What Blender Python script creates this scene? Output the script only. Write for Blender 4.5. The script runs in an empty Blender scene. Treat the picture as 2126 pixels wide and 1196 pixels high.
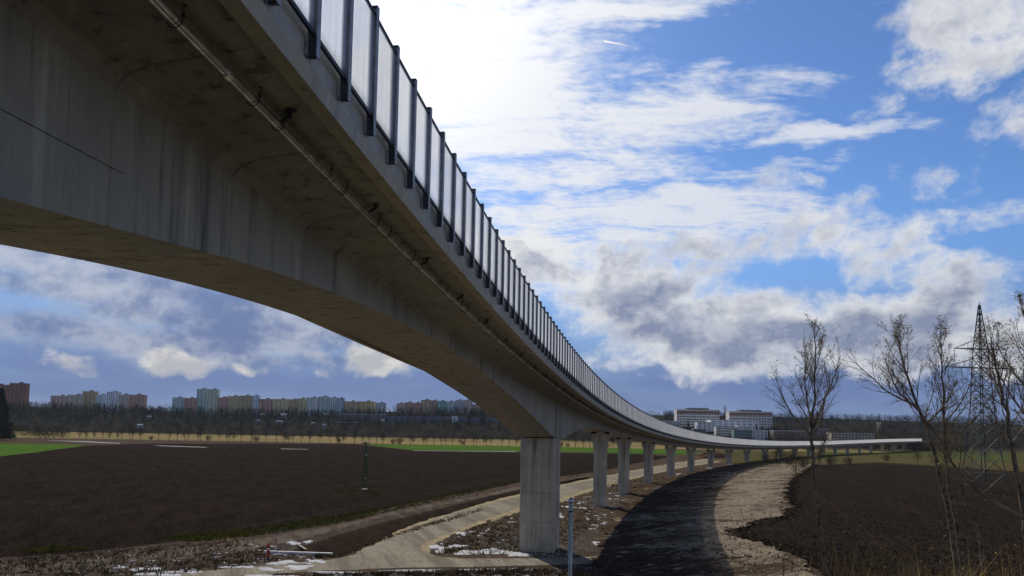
import bpy, bmesh, math, random
import numpy as np
from mathutils import Matrix, Vector, Euler, geometry

random.seed(7); rng = np.random.default_rng(7)
SC = bpy.context.scene
COL = SC.collection
R = math.radians

# ------------------------------------------------------------------ camera
FPX, CX = 1600.0, 1063.0                     # focal length and centre column for a 2126 px wide frame
PITCH, ROLL = R(4.0), R(1.0)
CYY = 880 - FPX * math.tan(PITCH)
EYE = Vector((0, 0, 14.3))
_fw = Vector((0, math.cos(PITCH), math.sin(PITCH))); _up = Vector((0, -math.sin(PITCH), math.cos(PITCH))); _rt = Vector((1, 0, 0))
CR = _rt * math.cos(ROLL) + _up * math.sin(ROLL); CU = _up * math.cos(ROLL) - _rt * math.sin(ROLL)
cam_d = bpy.data.cameras.new('camera'); cam = bpy.data.objects.new('camera', cam_d); COL.objects.link(cam)
M = Matrix((CR, CU, -_fw)).transposed().to_4x4(); M.translation = EYE
cam.matrix_world = M
cam_d.sensor_fit = 'HORIZONTAL'; cam_d.sensor_width = 36; cam_d.lens = FPX / 2126 * 36
cam_d.shift_y = (CYY - 598) / 2126
cam_d.clip_start = 0.2; cam_d.clip_end = 20000
SC.camera = cam

def ray(u, v):                                # survey helper: direction through a photo point
    return (_fw * FPX + CR * (u - CX) - CU * (v - CYY)).normalized()

# ------------------------------------------------------------------ sun, sky
SUN_AZ, SUN_EL = R(-20), R(35)               # measured from +Y to +X
sun_dir = Vector((math.sin(SUN_AZ) * math.cos(SUN_EL), math.cos(SUN_AZ) * math.cos(SUN_EL), math.sin(SUN_EL)))
sd = bpy.data.lights.new('sun', 'SUN'); sd.energy = 5.0; sd.angle = R(0.6); sd.color = (1, .94, .84)
so = bpy.data.objects.new('sun', sd); COL.objects.link(so)
so.rotation_euler = sun_dir.to_track_quat('Z', 'Y').to_euler(); so.location = (0, 0, 200)

class NT:
    """small helper to write node trees"""
    def __init__(s, tree): s.t = tree; s.n = tree.nodes; s.l = tree.links
    def new(s, typ, **kw):
        n = s.n.new(typ)
        for k, v in kw.items(): setattr(n, k, v)
        return n
    def put(s, sock, val):
        if isinstance(val, bpy.types.NodeSocket): s.l.new(val, sock)
        elif val is not None:
            try: sock.default_value = val
            except Exception:
                sock.default_value = (*val, 1) if len(val) == 3 else val[:3]
    def math(s, op, a, b=None, c=None, clamp=False):
        n = s.new('ShaderNodeMath', operation=op, use_clamp=clamp)
        for i, x in enumerate((a, b, c)):
            if x is not None: s.put(n.inputs[i], x)
        return n.outputs[0]
    def vec(s, op, a, b=None, out=0, scale=None):
        n = s.new('ShaderNodeVectorMath', operation=op)
        s.put(n.inputs[0], a)
        if b is not None: s.put(n.inputs[1], b)
        if scale is not None: s.put(n.inputs['Scale'], scale)
        return n.outputs[out]
    def comb(s, x, y, z):
        n = s.new('ShaderNodeCombineXYZ')
        for i, q in enumerate((x, y, z)): s.put(n.inputs[i], q)
        return n.outputs[0]
    def sep(s, v):
        n = s.new('ShaderNodeSeparateXYZ'); s.put(n.inputs[0], v); return n.outputs
    def noise(s, v, scale, detail=4, rough=.55, dist=0, out='Fac', dim='3D'):
        n = s.new('ShaderNodeTexNoise', noise_dimensions=dim)
        s.put(n.inputs['Vector'], v); n.inputs['Scale'].default_value = scale; n.inputs['Detail'].default_value = detail
        n.inputs['Roughness'].default_value = rough; n.inputs['Distortion'].default_value = dist
        return n.outputs[out]
    def vor(s, v, scale, feature='F1', out='Distance', rand=1):
        n = s.new('ShaderNodeTexVoronoi', feature=feature); s.put(n.inputs['Vector'], v)
        n.inputs['Scale'].default_value = scale; n.inputs['Randomness'].default_value = rand
        return n.outputs[out]
    def mapr(s, v, a, b, c=0., d=1., smooth=True):
        n = s.new('ShaderNodeMapRange', interpolation_type='SMOOTHSTEP' if smooth else 'LINEAR')
        for i, x in enumerate((v, a, b, c, d)): s.put(n.inputs[i], x)
        return n.outputs[0]
    def mapping(s, v, loc=(0, 0, 0), rot=(0, 0, 0), sc=(1, 1, 1), typ='POINT'):
        n = s.new('ShaderNodeMapping', vector_type=typ); s.put(n.inputs[0], v)
        n.inputs['Location'].default_value = loc; n.inputs['Rotation'].default_value = rot; n.inputs['Scale'].default_value = sc
        return n.outputs[0]
    def mix(s, f, a, b, mode='MIX'):
        n = s.new('ShaderNodeMix', data_type='RGBA', blend_type=mode)
        s.put(n.inputs[0], f)
        for i, x in ((6, a), (7, b)):
            if isinstance(x, tuple) and len(x) == 3: x = (*x, 1)
            s.put(n.inputs[i], x)
        return n.outputs[2]

def px_ae(u, v):
    d = ray(u, v); return math.atan2(d.x, d.y), math.asin(d.z)

def build_world():
    w = bpy.data.worlds.new('World'); SC.world = w; w.use_nodes = True
    t = NT(w.node_tree); t.n.clear()
    out = t.new('ShaderNodeOutputWorld'); bg = t.new('ShaderNodeBackground')
    sky = t.new('ShaderNodeTexSky', sky_type='NISHITA'); sky.sun_disc = False
    sky.sun_elevation = SUN_EL; sky.sun_rotation = SUN_AZ
    sky.altitude = 300; sky.air_density = 1.0; sky.dust_density = .6; sky.ozone_density = 2.5
    tc = t.new('ShaderNodeTexCoord'); d = t.vec('NORMALIZE', tc.outputs['Generated'])
    x, y, z = t.sep(d)
    az = t.math('ARCTAN2', x, y); el = t.math('ARCSINE', z)
    ae = t.comb(az, el, 0)
    warp = t.vec('SUBTRACT', t.noise(ae, 9, 3, .6, out='Color', dim='2D'), (.5, .5, .5))
    aew = t.vec('ADD', ae, t.vec('MULTIPLY', warp, (.10, .055, 0)))
    def blobs(lst):
        """union of soft ellipses; (u, v, half width, half height, weight, tilt) in photo points"""
        acc = None
        for (u, v, hw, hh, wgt, tilt) in lst:
            a0, e0 = px_ae(u, v); a1, _ = px_ae(u + hw, v); _, e1 = px_ae(u, v - hh)
            m = t.mapping(aew, (a0, e0, 0), (0, 0, R(tilt)), (abs(a1 - a0), abs(e1 - e0), 1), 'TEXTURE')
            r2 = t.vec('DOT_PRODUCT', m, m, out=1)
            k = t.math('MULTIPLY_ADD', r2, -wgt, wgt)
            acc = k if acc is None else t.math('MAXIMUM', acc, k)
        return t.math('MAXIMUM', acc, 0.0)
    # plane-parallel coordinates: high cloud layers foreshorten towards the horizon
    zz = t.math('ADD', t.math('MAXIMUM', z, 0.0), .07)
    pl = t.comb(t.math('DIVIDE', x, zz), t.math('DIVIDE', y, zz), 0)
    sdot = t.math('MAXIMUM', t.vec('DOT_PRODUCT', d, tuple(sun_dir), out=1), 0.0)
    glow = t.math('POWER', sdot, 9.0); glow2 = t.math('POWER', sdot, 40.0)
    # clear sky, graded a little bluer towards the rain-laden horizon (far cloud deck seen edge-on)
    c = t.mix(1.0, sky.outputs[0], (.58, .80, 1.12), 'MULTIPLY')
    deck = t.mapr(el, R(2.5), R(14), 1, 0)
    dn = t.noise(t.mapping(ae, sc=(2, 9, 1)), 1.6, 3, .55, dim='2D')
    deck = t.math('MULTIPLY', deck, t.mapr(dn, .25, .6, .85, 1))
    c = t.mix(t.math('MULTIPLY', deck, .95), c, (1.35, 1.95, 4.05))
    # high thin cloud
    n1 = t.noise(t.mapping(pl, rot=(0, 0, .35), sc=(1, 2.0, 1)), 3.2, 6, .62, .4, dim='2D')
    fl = t.noise(t.mapping(pl, rot=(0, 0, .2), sc=(1, 1.5, 1)), 24, 2, .6, dim='2D')
    m1 = blobs([(1000, 170, 420, 330, 1.05, 0), (1330, 250, 460, 120, .9, 3), (1480, 190, 330, 42, .62, 2), (1740, 283, 260, 30, .85, 0),
                (1250, 20, 420, 55, .75, 0), (1150, 345, 450, 70, .85, 0), (1330, 440, 520, 75, 1.0, 0), (1650, 350, 330, 22, .5, 4),
                (1060, 520, 330, 110, .8, 0), (760, -250, 620, 420, 1.1, 0), (1720, 30, 200, 30, .2, 0)])
    gen1 = t.mapr(t.noise(pl, .55, 3, .5), .5, .75, 0, .5)
    back = t.mapr(y, .2, -.1, 0, 1)
    m1 = t.math('MAXIMUM', m1, t.math('MULTIPLY', gen1, back))
    f1 = t.math('ADD', t.math('MULTIPLY', n1, .95), t.math('MULTIPLY', fl, .28))
    d1 = t.mapr(t.math('MULTIPLY_ADD', m1, .62, f1), .72, 1.22, 0, 1)
    d1 = t.math('MULTIPLY', d1, t.mapr(m1, .0, .25, 0, .95))
    cir = t.mix(glow, (6.6, 7.0, 7.9), (11, 10.9, 10.6))
    c = t.mix(d1, c, cir)
    # puffy cloud, lit from behind: thin edges bright, thick bodies grey
    aw2 = t.vec('ADD', ae, t.vec('MULTIPLY', warp, (.035, .02, 0)))
    n2 = t.noise(t.mapping(aw2, sc=(1, 1.5, 1)), 9, 7, .62, 0, dim='2D')
    n2b = t.noise(t.mapping(aw2, loc=(.012, -.035, 0), sc=(1, 1.5, 1)), 9, 7, .62, 0, dim='2D')
    n3 = t.noise(t.mapping(aw2, loc=(3, 1, 0), rot=(0, 0, -.3), sc=(1, 1.7, 1)), 6, 4, .6, 0, dim='2D')
    n4 = t.noise(t.mapping(aw2, sc=(1, 1.2, 1)), 46, 5, .65, dim='2D')
    m2 = blobs([(1120, 560, 300, 120, 1.0, -18), (1300, 600, 340, 135, 1.3, -6), (1500, 690, 340, 125, 1.3, 3), (1840, 690, 350, 115, 1.4, 2),
                (1480, 745, 420, 55, 1.0, -3), (1700, 495, 380, 70, .8, 5), (1960, 462, 360, 62, .74, 7), (2040, 45, 310, 190, .86, 10), (1940, 150, 240, 105, .70, 0),
                (2110, 240, 150, 95, .58, 0), (1950, 378, 150, 75, .62, -10), (1695, 437, 180, 58, .66, 5), (1625, 383, 95, 36, .55, 0), (1840, 222, 100, 42, .5, 0),
                (1880, 560, 170, 95, .7, -30), (2000, 575, 120, 50, .5, 0), (2060, 385, 90, 24, .55, 5), (2126, 705, 220, 90, 1.3, 0), (1330, 530, 270, 70, .9, 4),
                (2400, 300, 260, 300, .9, 0), (2500, 620, 300, 130, 1, 0)])
    gen2 = t.mapr(t.noise(d, 1.7, 3, .5), .46, .68, 0, 1)
    gen2 = t.math('MULTIPLY', t.math('MULTIPLY', gen2, back), t.mapr(z, 0, .1, 0, 1))
    m2 = t.math('MAXIMUM', m2, gen2)
    q2 = t.math('MULTIPLY_ADD', t.math('SUBTRACT', n4, .5), .42, t.math('ADD', t.math('MULTIPLY', m2, .82), t.math('MULTIPLY_ADD', n2, 1.7, -.36)))
    d2 = t.math('MULTIPLY', t.mapr(q2, .66, 1.26), t.mapr(m2, .0, .35))
    thick = t.mapr(q2, .85, 1.65)
    lit = t.math('MULTIPLY', t.math('SUBTRACT', n2b, n2), 1.3)
    low = t.mapr(el, R(6), R(19), 1, .35)                    # far low cloud is seen from its shaded side
    lum = t.math('SUBTRACT', 1.02, t.math('MULTIPLY', t.math('MULTIPLY', thick, low), .85))
    lum = t.math('ADD', lum, t.math('ADD', t.math('MULTIPLY_ADD', n4, .5, -.25), t.math('ADD', lit, t.math('MULTIPLY', t.math('SUBTRACT', n3, .5), .7))), clamp=True)
    bright = t.mix(glow, (7.4, 7.5, 7.7), (10.5, 10.4, 10.2))
    ccol = t.mix(lum, (2.3, 2.75, 4.0), bright)
    c = t.mix(t.math('MULTIPLY', d2, .97), c, ccol)
    # broad grey layer low on the left, one soft sheet
    m3 = blobs([(150, 560, 620, 130, 1.0, -3), (560, 650, 430, 110, 1.0, -6), (200, 700, 600, 70, .8, -3), (-400, 600, 500, 260, 1.0, 0)])
    q3 = t.math('MULTIPLY_ADD', m3, .55, t.noise(t.mapping(ae, rot=(0, 0, .12), sc=(.6, 2.2, 1)), 7, 6, .58, .0, dim='2D'))
    d3 = t.math('MULTIPLY', t.mapr(q3, .55, 1.0), t.mapr(m3, 0, .3))
    c = t.mix(t.math('MULTIPLY', d3, .9), c, t.mix(t.mapr(t.math('MULTIPLY_ADD', n4, .25, n3), .50, .80), (1.45, 1.95, 3.7), (4.7, 5.1, 6.0)))
    # small sunlit puffs below it
    m4 = blobs([(372, 752, 125, 40, .78, -8), (512, 771, 60, 26, .62, -10), (620, 742, 90, 30, .6, -12), (625, 778, 85, 28, .66, -10), (785, 750, 125, 50, .8, -8), (180, 748, 110, 30, .45, -12), (100, 735, 90, 28, .42, -8)])
    q4 = t.math('ADD', t.math('MULTIPLY', m4, .95), t.math('ADD', t.math('MULTIPLY_ADD', n2, 1.1, -.25), t.math('MULTIPLY', n4, .6))); d4 = t.math('MULTIPLY', t.mapr(q4, .88, 1.4), t.mapr(m4, 0, .3))
    c = t.mix(d4, c, t.mix(t.mapr(lit, -.15, .2), (4.6, 4.7, 5.2), (8.2, 7.9, 7.2)))
    # one short vapour trail
    (aa, ea), (ab, eb) = px_ae(1252, 85), px_ae(1318, 97)
    L = math.hypot(ab - aa, eb - ea); ang = math.atan2(eb - ea, ab - aa)
    mt = t.mapping(ae, (aa, ea, 0), (0, 0, ang), (L, .0016, 1), 'TEXTURE')
    tx, ty, _ = t.sep(mt)
    tr = t.math('MULTIPLY', t.mapr(t.math('ABSOLUTE', ty), 1, .2), t.math('MULTIPLY', t.mapr(tx, 0, .03), t.mapr(tx, 1, .15)))
    c = t.mix(t.math('MULTIPLY', tr, .9), c, (10, 9.6, 9.2))
    # veil round the sun
    c = t.mix(1.0, c, t.mix(glow2, (0, 0, 0), (9, 8.6, 8)), 'ADD')
    t.put(bg.inputs[0], c); bg.inputs[1].default_value = .1
    t.l.new(bg.outputs[0], out.inputs[0])
    w.cycles.sampling_method = 'MANUAL'; w.cycles.sample_map_resolution = 512
build_world()
SC.view_settings.view_transform = 'Standard'; SC.view_settings.look = 'None'
SC.view_settings.exposure = 0.0; SC.view_settings.gamma = 1.0
SC.render.engine = 'CYCLES'; SC.cycles.max_bounces = 6; SC.cycles.diffuse_bounces = 3; SC.cycles.transparent_max_bounces = 16
SC.cycles.use_denoising = True; SC.cycles.denoiser = 'OPENIMAGEDENOISE'; SC.cycles.denoising_input_passes = 'RGB_ALBEDO_NORMAL'; SC.cycles.denoising_prefilter = 'ACCURATE'

# ------------------------------------------------------------------ materials
MATS = {}
def mat(name, col=(.5, .5, .5), rough=.8, metal=0., var=.15, scale=1.0, bump=.0, bscale=None, vary=None, spec=.0):
    """plain procedural material: base colour broken up by noise, with fine relief"""
    if name in MATS: return MATS[name]
    m = bpy.data.materials.new(name); m.use_nodes = True; t = NT(m.node_tree)
    b = t.n['Principled BSDF']; b.inputs['Roughness'].default_value = rough; b.inputs['Metallic'].default_value = metal
    b.inputs['Specular IOR Level'].default_value = spec
    g = t.new('ShaderNodeNewGeometry')
    n = t.noise(g.outputs['Position'], scale, 6, .6)
    lo = tuple(c * (1 - var * 1.6) for c in col); hi = tuple(min(1, c * (1 + var * 1.6)) for c in col)
    c = t.mix(t.mapr(n, .3, .7), lo, hi)
    if vary:
        oi = t.new('ShaderNodeObjectInfo'); c = t.mix(t.math('MULTIPLY', oi.outputs['Random'], vary[1]), c, vary[0])
    t.put(b.inputs['Base Color'], c)
    if bump:
        bp = t.new('ShaderNodeBump'); bp.inputs['Strength'].default_value = bump; bp.inputs['Distance'].default_value = .05
        t.put(bp.inputs['Height'], t.noise(g.outputs['Position'], bscale or scale * 6, 5, .65)); t.l.new(bp.outputs[0], b.inputs['Normal'])
    MATS[name] = m; return m

def concrete(name, col, streak=.5, stain=(.06, .055, .045), rough=.75):
    m = bpy.data.materials.new(name); m.use_nodes = True; t = NT(m.node_tree); b = t.n['Principled BSDF']
    b.inputs['Specular IOR Level'].default_value = .5
    p = t.new('ShaderNodeNewGeometry').outputs['Position']
    st = t.noise(t.mapping(p, sc=(1.7, 1.7, .10)), 1.0, 7, .68)
    big = t.noise(p, .35, 5, .6); fine = t.noise(p, 9, 4, .6)
    board = t.noise(t.mapping(p, sc=(6, 6, .05)), 1.0, 2, .5)
    c = t.mix(t.mapr(big, .3, .7), tuple(k * .78 for k in col), tuple(min(1, k * 1.18) for k in col))
    c = t.mix(t.math('MULTIPLY', t.mapr(st, .51, .68), streak), c, stain)
    c = t.mix(t.math('MULTIPLY', t.mapr(st, .46, .28), .55 * streak), c, tuple(min(1, k * 1.7) for k in col))
    c = t.mix(t.mapr(board, .35, .65, 0, .16), c, tuple(k * .6 for k in col))
    c = t.mix(t.mapr(fine, .4, .7, 0, .2), c, tuple(k * .7 for k in col))
    t.put(b.inputs['Base Color'], c); t.put(b.inputs['Roughness'], t.mapr(big, .3, .7, rough - .32, rough))
    bp = t.new('ShaderNodeBump'); bp.inputs['Strength'].default_value = .35; bp.inputs['Distance'].default_value = .02
    t.put(bp.inputs['Height'], t.math('ADD', t.noise(p, 14, 5, .65), t.math('MULTIPLY', board, .8))); t.l.new(bp.outputs[0], b.inputs['Normal'])
    MATS[name] = m; return m

def soil(name, c1, c2, c3, scale=.25, stretch=(1, 1, 1), rot=0., bump=.6, bs=2.5, mixlo=.45, mixhi=.62, rough=1.0, spec=.0, speck=None, furrow=None):
    """earth: two tones in patches, a third in streaks, clods as relief"""
    m = bpy.data.materials.new(name); m.use_nodes = True; t = NT(m.node_tree); b = t.n['Principled BSDF']
    b.inputs['Roughness'].default_value = rough; b.inputs['Specular IOR Level'].default_value = spec
    p = t.new('ShaderNodeNewGeometry').outputs['Position']
    q = t.mapping(p, rot=(0, 0, rot)); q = t.mapping(q, sc=stretch)
    a = t.noise(q, scale, 8, .62); bb = t.noise(p, scale * .18, 4, .55); f = t.noise(q, scale * 9, 6, .7)
    c = t.mix(t.mapr(bb, .35, .65), c1, c2)
    c = t.mix(t.mapr(a, mixlo, mixhi), c, c3)
    c = t.mix(t.mapr(f, .35, .7, 0, .55), c, tuple(k * .45 for k in c1))
    if furrow:
        fx, fy, _z = t.sep(t.mapping(p, rot=(0, 0, furrow[1]))); fx = t.math('ADD', fx, t.math('MULTIPLY', t.noise(p, .12, 3, .5), 1.6))
        w1 = t.math('SINE', t.math('MULTIPLY', fx, 6.2832 / furrow[0])); w2 = t.math('SINE', t.math('MULTIPLY', fx, 6.2832 / (furrow[0] * 7)))
        c = t.mix(t.math('MULTIPLY', t.mapr(w1, -.2, 1), .28), c, tuple(k * .5 for k in c1)); c = t.mix(t.math('MULTIPLY', t.mapr(w2, .86, 1), .14), c, tuple(k * 1.7 for k in c2))
    if speck:
        s = t.noise(p, speck[1], 3, .5); c = t.mix(t.mapr(s, speck[2], speck[2] + .06, 0, .8), c, speck[0])
    t.put(b.inputs['Base Color'], c)
    bp = t.new('ShaderNodeBump'); bp.inputs['Strength'].default_value = bump; bp.inputs['Distance'].default_value = .25
    t.put(bp.inputs['Height'], t.noise(q, bs, 6, .7)); t.l.new(bp.outputs[0], b.inputs['Normal'])
    MATS[name] = m; return m

def panel_mat():
    m = bpy.data.materials.new('ribbed_polycarbonate'); m.use_nodes = True; t = NT(m.node_tree); t.n.remove(t.n['Principled BSDF'])
    out = t.n['Material Output']
    tc = t.new('ShaderNodeTexCoord'); x, y, z = t.sep(tc.outputs['Object'])
    rib = t.math('ABSOLUTE', t.math('SINE', t.math('MULTIPLY', x, 62.0)))
    st = t.noise(t.comb(t.math('MULTIPLY', x, 9), 0, t.math('MULTIPLY', z, .4)), 1, 4, .6)
    oi = t.new('ShaderNodeObjectInfo')
    k = t.math('MULTIPLY_ADD', t.mapr(rib, 0, .35), .12, .74)
    k = t.math('MULTIPLY_ADD', t.mapr(st, .3, .7), .12, k)
    k = t.math('MULTIPLY', k, t.math('MULTIPLY_ADD', oi.outputs['Random'], .20, .82))
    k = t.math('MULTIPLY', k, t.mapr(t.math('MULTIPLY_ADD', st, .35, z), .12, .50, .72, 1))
    col = t.mix(k, (.35, .35, .36), (1, 1, .99))
    tl = t.new('ShaderNodeBsdfTranslucent'); t.put(tl.inputs[0], col)
    df = t.new('ShaderNodeBsdfDiffuse'); t.put(df.inputs[0], col)
    tp = t.new('ShaderNodeBsdfTransparent'); t.put(tp.inputs[0], col)
    gl = t.new('ShaderNodeBsdfGlossy'); gl.inputs['Roughness'].default_value = .25
    def mx(f, a, b):
        n = t.new('ShaderNodeMixShader'); n.inputs[0].default_value = f; t.l.new(a.outputs[0], n.inputs[1]); t.l.new(b.outputs[0], n.inputs[2]); return n
    s = mx(.52, mx(.12, tl, df), tp); s = mx(.06, s, gl)
    t.l.new(s.outputs[0], out.inputs[0]); MATS[m.name] = m; return m

M_GIRD = concrete('girder_concrete', (.30, .275, .21), .95, (.07, .066, .052))
M_PIER = concrete('pier_concrete', (.43, .38, .285), .85, (.11, .095, .07))
M_EDGE = concrete('edge_beam_concrete', (.36, .32, .235), .7, (.11, .095, .07))
M_PARA = concrete('parapet_concrete', (.36, .36, .35), .4)
M_DECK = mat('asphalt', (.06, .06, .062), .9, var=.2, scale=3, bump=.3)
M_PANEL = panel_mat()
M_POST = mat('galvanised_steel', (.27, .27, .275), .5, .4, var=.15, scale=4, spec=.4)
M_DARKM = mat('dark_steel', (.045, .046, .055), .55, .3, var=.2, scale=5, spec=.3)
M_PIPE = mat('drain_pipe_steel', (.6, .58, .52), .22, .85, var=.2, scale=3)
M_RUBBER = mat('bearing_rubber', (.012, .012, .012), .8, var=.2, scale=4)

# ------------------------------------------------------------------ mesh helpers
def tagp(o, label=None, cat=None, group=None, kind=None):
    if label: o['label'] = label
    if cat: o['category'] = cat
    if group: o['group'] = group
    if kind: o['kind'] = kind
    return o

def link(name, me, parent=None, loc=None):
    o = bpy.data.objects.new(name, me); COL.objects.link(o)
    if parent is not None: o.parent = parent
    if loc is not None: o.location = loc
    return o

def empty(name, loc, label, cat, group=None, rotz=0):
    o = link(name, None, None, loc); o.empty_display_size = .5; o.rotation_euler[2] = rotz
    return tagp(o, label, cat, group)

class MB:
    def __init__(s): s.v = []; s.f = []
    def add(s, vs, fs):
        k = len(s.v); s.v.extend([tuple(q) for q in vs]); s.f.extend([tuple(i + k for i in f) for f in fs]); return s
    def box(s, c, size, rz=0., mtx=None):
        hx, hy, hz = (q / 2 for q in size)
        vs = [Vector((x, y, z)) for z in (-hz, hz) for x, y in ((-hx, -hy), (hx, -hy), (hx, hy), (-hx, hy))]
        if rz: vs = [Matrix.Rotation(rz, 3, 'Z') @ q for q in vs]
        if mtx is not None: vs = [mtx @ q for q in vs]
        c = Vector(c)
        return s.add([q + c for q in vs], [(3, 2, 1, 0), (4, 5, 6, 7), (0, 1, 5, 4), (1, 2, 6, 5), (2, 3, 7, 6), (3, 0, 4, 7)])
    def bar(s, a, b, w, h=None):
        a = Vector(a); b = Vector(b); d = b - a; L = d.length
        if L < 1e-6: return s
        q = d.to_track_quat('Y', 'Z').to_matrix()
        return s.box((a + b) / 2, (w, L, h or w), mtx=q)
    def tube(s, pts, rad, n=6, cap=True):
        pts = [Vector(p) for p in pts]; k0 = len(s.v); m = len(pts)
        for i, p in enumerate(pts):
            d = (pts[min(i + 1, m - 1)] - pts[max(i - 1, 0)]).normalized()
            a = d.cross(Vector((0, 0, 1))) if abs(d.z) < .95 else d.cross(Vector((1, 0, 0)))
            a.normalize(); b = d.cross(a); r = rad[i] if hasattr(rad, '__len__') else rad
            for j in range(n):
                th = 2 * math.pi * j / n; s.v.append(tuple(p + a * (r * math.cos(th)) + b * (r * math.sin(th))))
        for i in range(m - 1):
            for j in range(n):
                a0 = k0 + i * n + j; a1 = k0 + i * n + (j + 1) % n
                s.f.append((a0, a1, a1 + n, a0 + n))
        if cap:
            s.f.append(tuple(k0 + j for j in reversed(range(n)))); s.f.append(tuple(k0 + (m - 1) * n + j for j in range(n)))
        return s
    def prism(s, poly, z0, z1):
        n = len(poly)
        return s.add([(x, y, z0) for x, y in poly] + [(x, y, z1) for x, y in poly],
                     [tuple(reversed(range(n))), tuple(range(n, 2 * n))] + [(i, (i + 1) % n, (i + 1) % n + n, i + n) for i in range(n)])
    def mesh(s, name, m=None, smooth=False):
        me = bpy.data.meshes.new(name); me.from_pydata(s.v, [], s.f)
        if m is not None: me.materials.append(m)
        if smooth: me.polygons.foreach_set('use_smooth', [True] * len(me.polygons))
        me.update(); return me
    def build(s, name, m, parent=None, smooth=False, loc=None): return link(name, s.mesh(name, m, smooth), parent, loc)

# ------------------------------------------------------------------ terrain
TY = np.array([-500, 0, 90, 130, 420, 640, 700, 770, 850, 950, 1050, 1300, 1600, 2500, 9000.])
TZ = np.array([0, 0, 0, -.25, -2.6, -4.6, -4.9, -3.2, 1.5, 7.5, 13.5, 26, 32, 36, 40.])
_ty = np.arange(-500, 9000, 5.0); _tz = np.interp(_ty, TY, TZ); _k = np.ones(9) / 9
_tz = np.convolve(np.pad(_tz, 4, 'edge'), _k, 'valid')
def prof(y):
    y = np.asarray(y, float)
    emb = np.interp(y, [-500, 5, 9, 44, 50], [12.5, 12.5, 12.0, .4, 0.])
    return np.interp(y, _ty, _tz) + emb
def g1(x, y): return float(prof(y))
def unproj(u, v, dz=0.):
    """photo point -> place on the valley floor"""
    d = ray(u, v); t = 14.3 / max(1e-4, -d.z) if d.z < 0 else 900
    for _ in range(30):
        p = EYE + d * t; h = p.z - (g1(p.x, p.y) + dz)
        t += h / max(.004, -d.z) * .8
        t = max(5, min(t, 3000))
    p = EYE + d * t
    return Vector((p.x, p.y, g1(p.x, p.y)))
def at_depth(u, v, Y):
    d = ray(u, v); return EYE + d * (Y / d.y)

channel_px = [(690, 1149), (730, 1133), (770, 1117), (850, 1092), (950, 1064), (1010, 1048), (1070, 1031), (1165, 1008), (1235, 992)]
CH = [unproj(u, v) for u, v in channel_px]
CHA = np.array([(p.x, p.y) for p in CH])
def bank_strip():
    b = MB(); offs = [.7, 1.5, 2.3, 3.1, 3.9, 4.7]
    P_ = []
    for a_, c_ in zip(CH, CH[1:]):
        n = max(2, int((c_ - a_).length / 1.5)); P_ += [a_.lerp(c_, i / n) for i in range(n)]
    for i, p in enumerate(P_):
        a_ = P_[max(i - 2, 0)]; c_ = P_[min(i + 2, len(P_) - 1)]; d = c_ - a_; nn = Vector((-d.y, d.x, 0)).normalized()
        for o_ in offs:
            x, y = p.x + nn.x * o_, p.y + nn.y * o_; b.v.append((x, y, g1(x, y) + float(np.interp(o_, [0, .8, 4.2, 5.0], [-1, -1, -.05, 0])) * DITCH + .07 + random.uniform(0, .06)))
    m = len(offs)
    for i in range(len(P_) - 1):
        for j in range(m - 1): k = i * m + j; b.f.append((k, k + m, k + m + 1, k + 1))
    return tagp(b.build('ditch_bank', M_BANK), kind='structure')
DITCH = 1.3
def ditch(x, y):
    x = np.asarray(x, float); y = np.asarray(y, float)
    best = np.full(x.shape, 1e9); sgn = np.zeros(x.shape)
    for i in range(len(CHA) - 1):
        a, b = CHA[i], CHA[i + 1]; d = b - a; L2 = d @ d
        tt = np.clip(((x - a[0]) * d[0] + (y - a[1]) * d[1]) / L2, 0, 1)
        dx = x - a[0] - tt * d[0]; dy = y - a[1] - tt * d[1]; dist = np.hypot(dx, dy)
        sg = np.sign(d[0] * dy - d[1] * dx)
        m = dist < best; best = np.where(m, dist, best); sgn = np.where(m, sg, sgn)
    left = np.interp(best, [0, .8, 4.2, 5.0], [-1, -1, -.05, 0]); right = np.interp(best, [0, .5, 1.5, 1.8], [-1, -1, -.05, 0])
    end = np.where((y < CHA[0][1] - .4), 0, 1)
    return np.where(sgn > 0, left, right) * DITCH * end

def growing(a, b, step, k):
    out = [a]; s = step
    while out[-1] < b: out.append(out[-1] + s); s *= k
    out[-1] = b; return out
ys = list(np.arange(-80, 60, 4.)) + list(np.arange(60, 240, 1.5)) + list(np.arange(240, 720, 8.)) + list(np.arange(720, 1700, 20.)) + growing(1700, 9000, 60, 1.35)
xr = growing(70, 7000, 4, 1.22); xl = growing(60, 7000, 4, 1.22)
xs = [-q for q in reversed(xl)] + list(np.arange(-58.5, 70, 1.5)) + xr
ys = np.unique(np.round(ys, 3)); xs = np.unique(np.round(xs, 3))
YS = [float(q) for q in ys]

M_SOIL = soil('brown_earth', (.075, .052, .036), (.058, .043, .033), (.115, .088, .062), .55, (1, .35, 1), R(-18), .7, 3.0, .46, .66)
GX, GY = np.meshgrid(xs, ys)
hilln = np.interp(GY, [800, 1300], [0, 1])
GZ = prof(GY) + ditch(GX, GY) + hilln * (5 * np.sin(GX / 310. + .7) + 3 * np.sin(GX / 130. + GY / 170.))
def hill(x, y):
    return float(prof(y)) + np.interp(y, [800, 1300], [0, 1]) * (5 * math.sin(x / 310. + .7) + 3 * math.sin(x / 130. + y / 170.))
nx = len(xs); ny = len(ys)
gv = np.stack([GX.ravel(), GY.ravel(), GZ.ravel()], 1)
idx = np.arange(nx * ny).reshape(ny, nx)
gf = np.stack([idx[:-1, :-1].ravel(), idx[:-1, 1:].ravel(), idx[1:, 1:].ravel(), idx[1:, :-1].ravel()], 1)
me = bpy.data.meshes.new('ground'); me.from_pydata(gv.tolist(), [], gf.tolist()); me.materials.append(M_SOIL)
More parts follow.
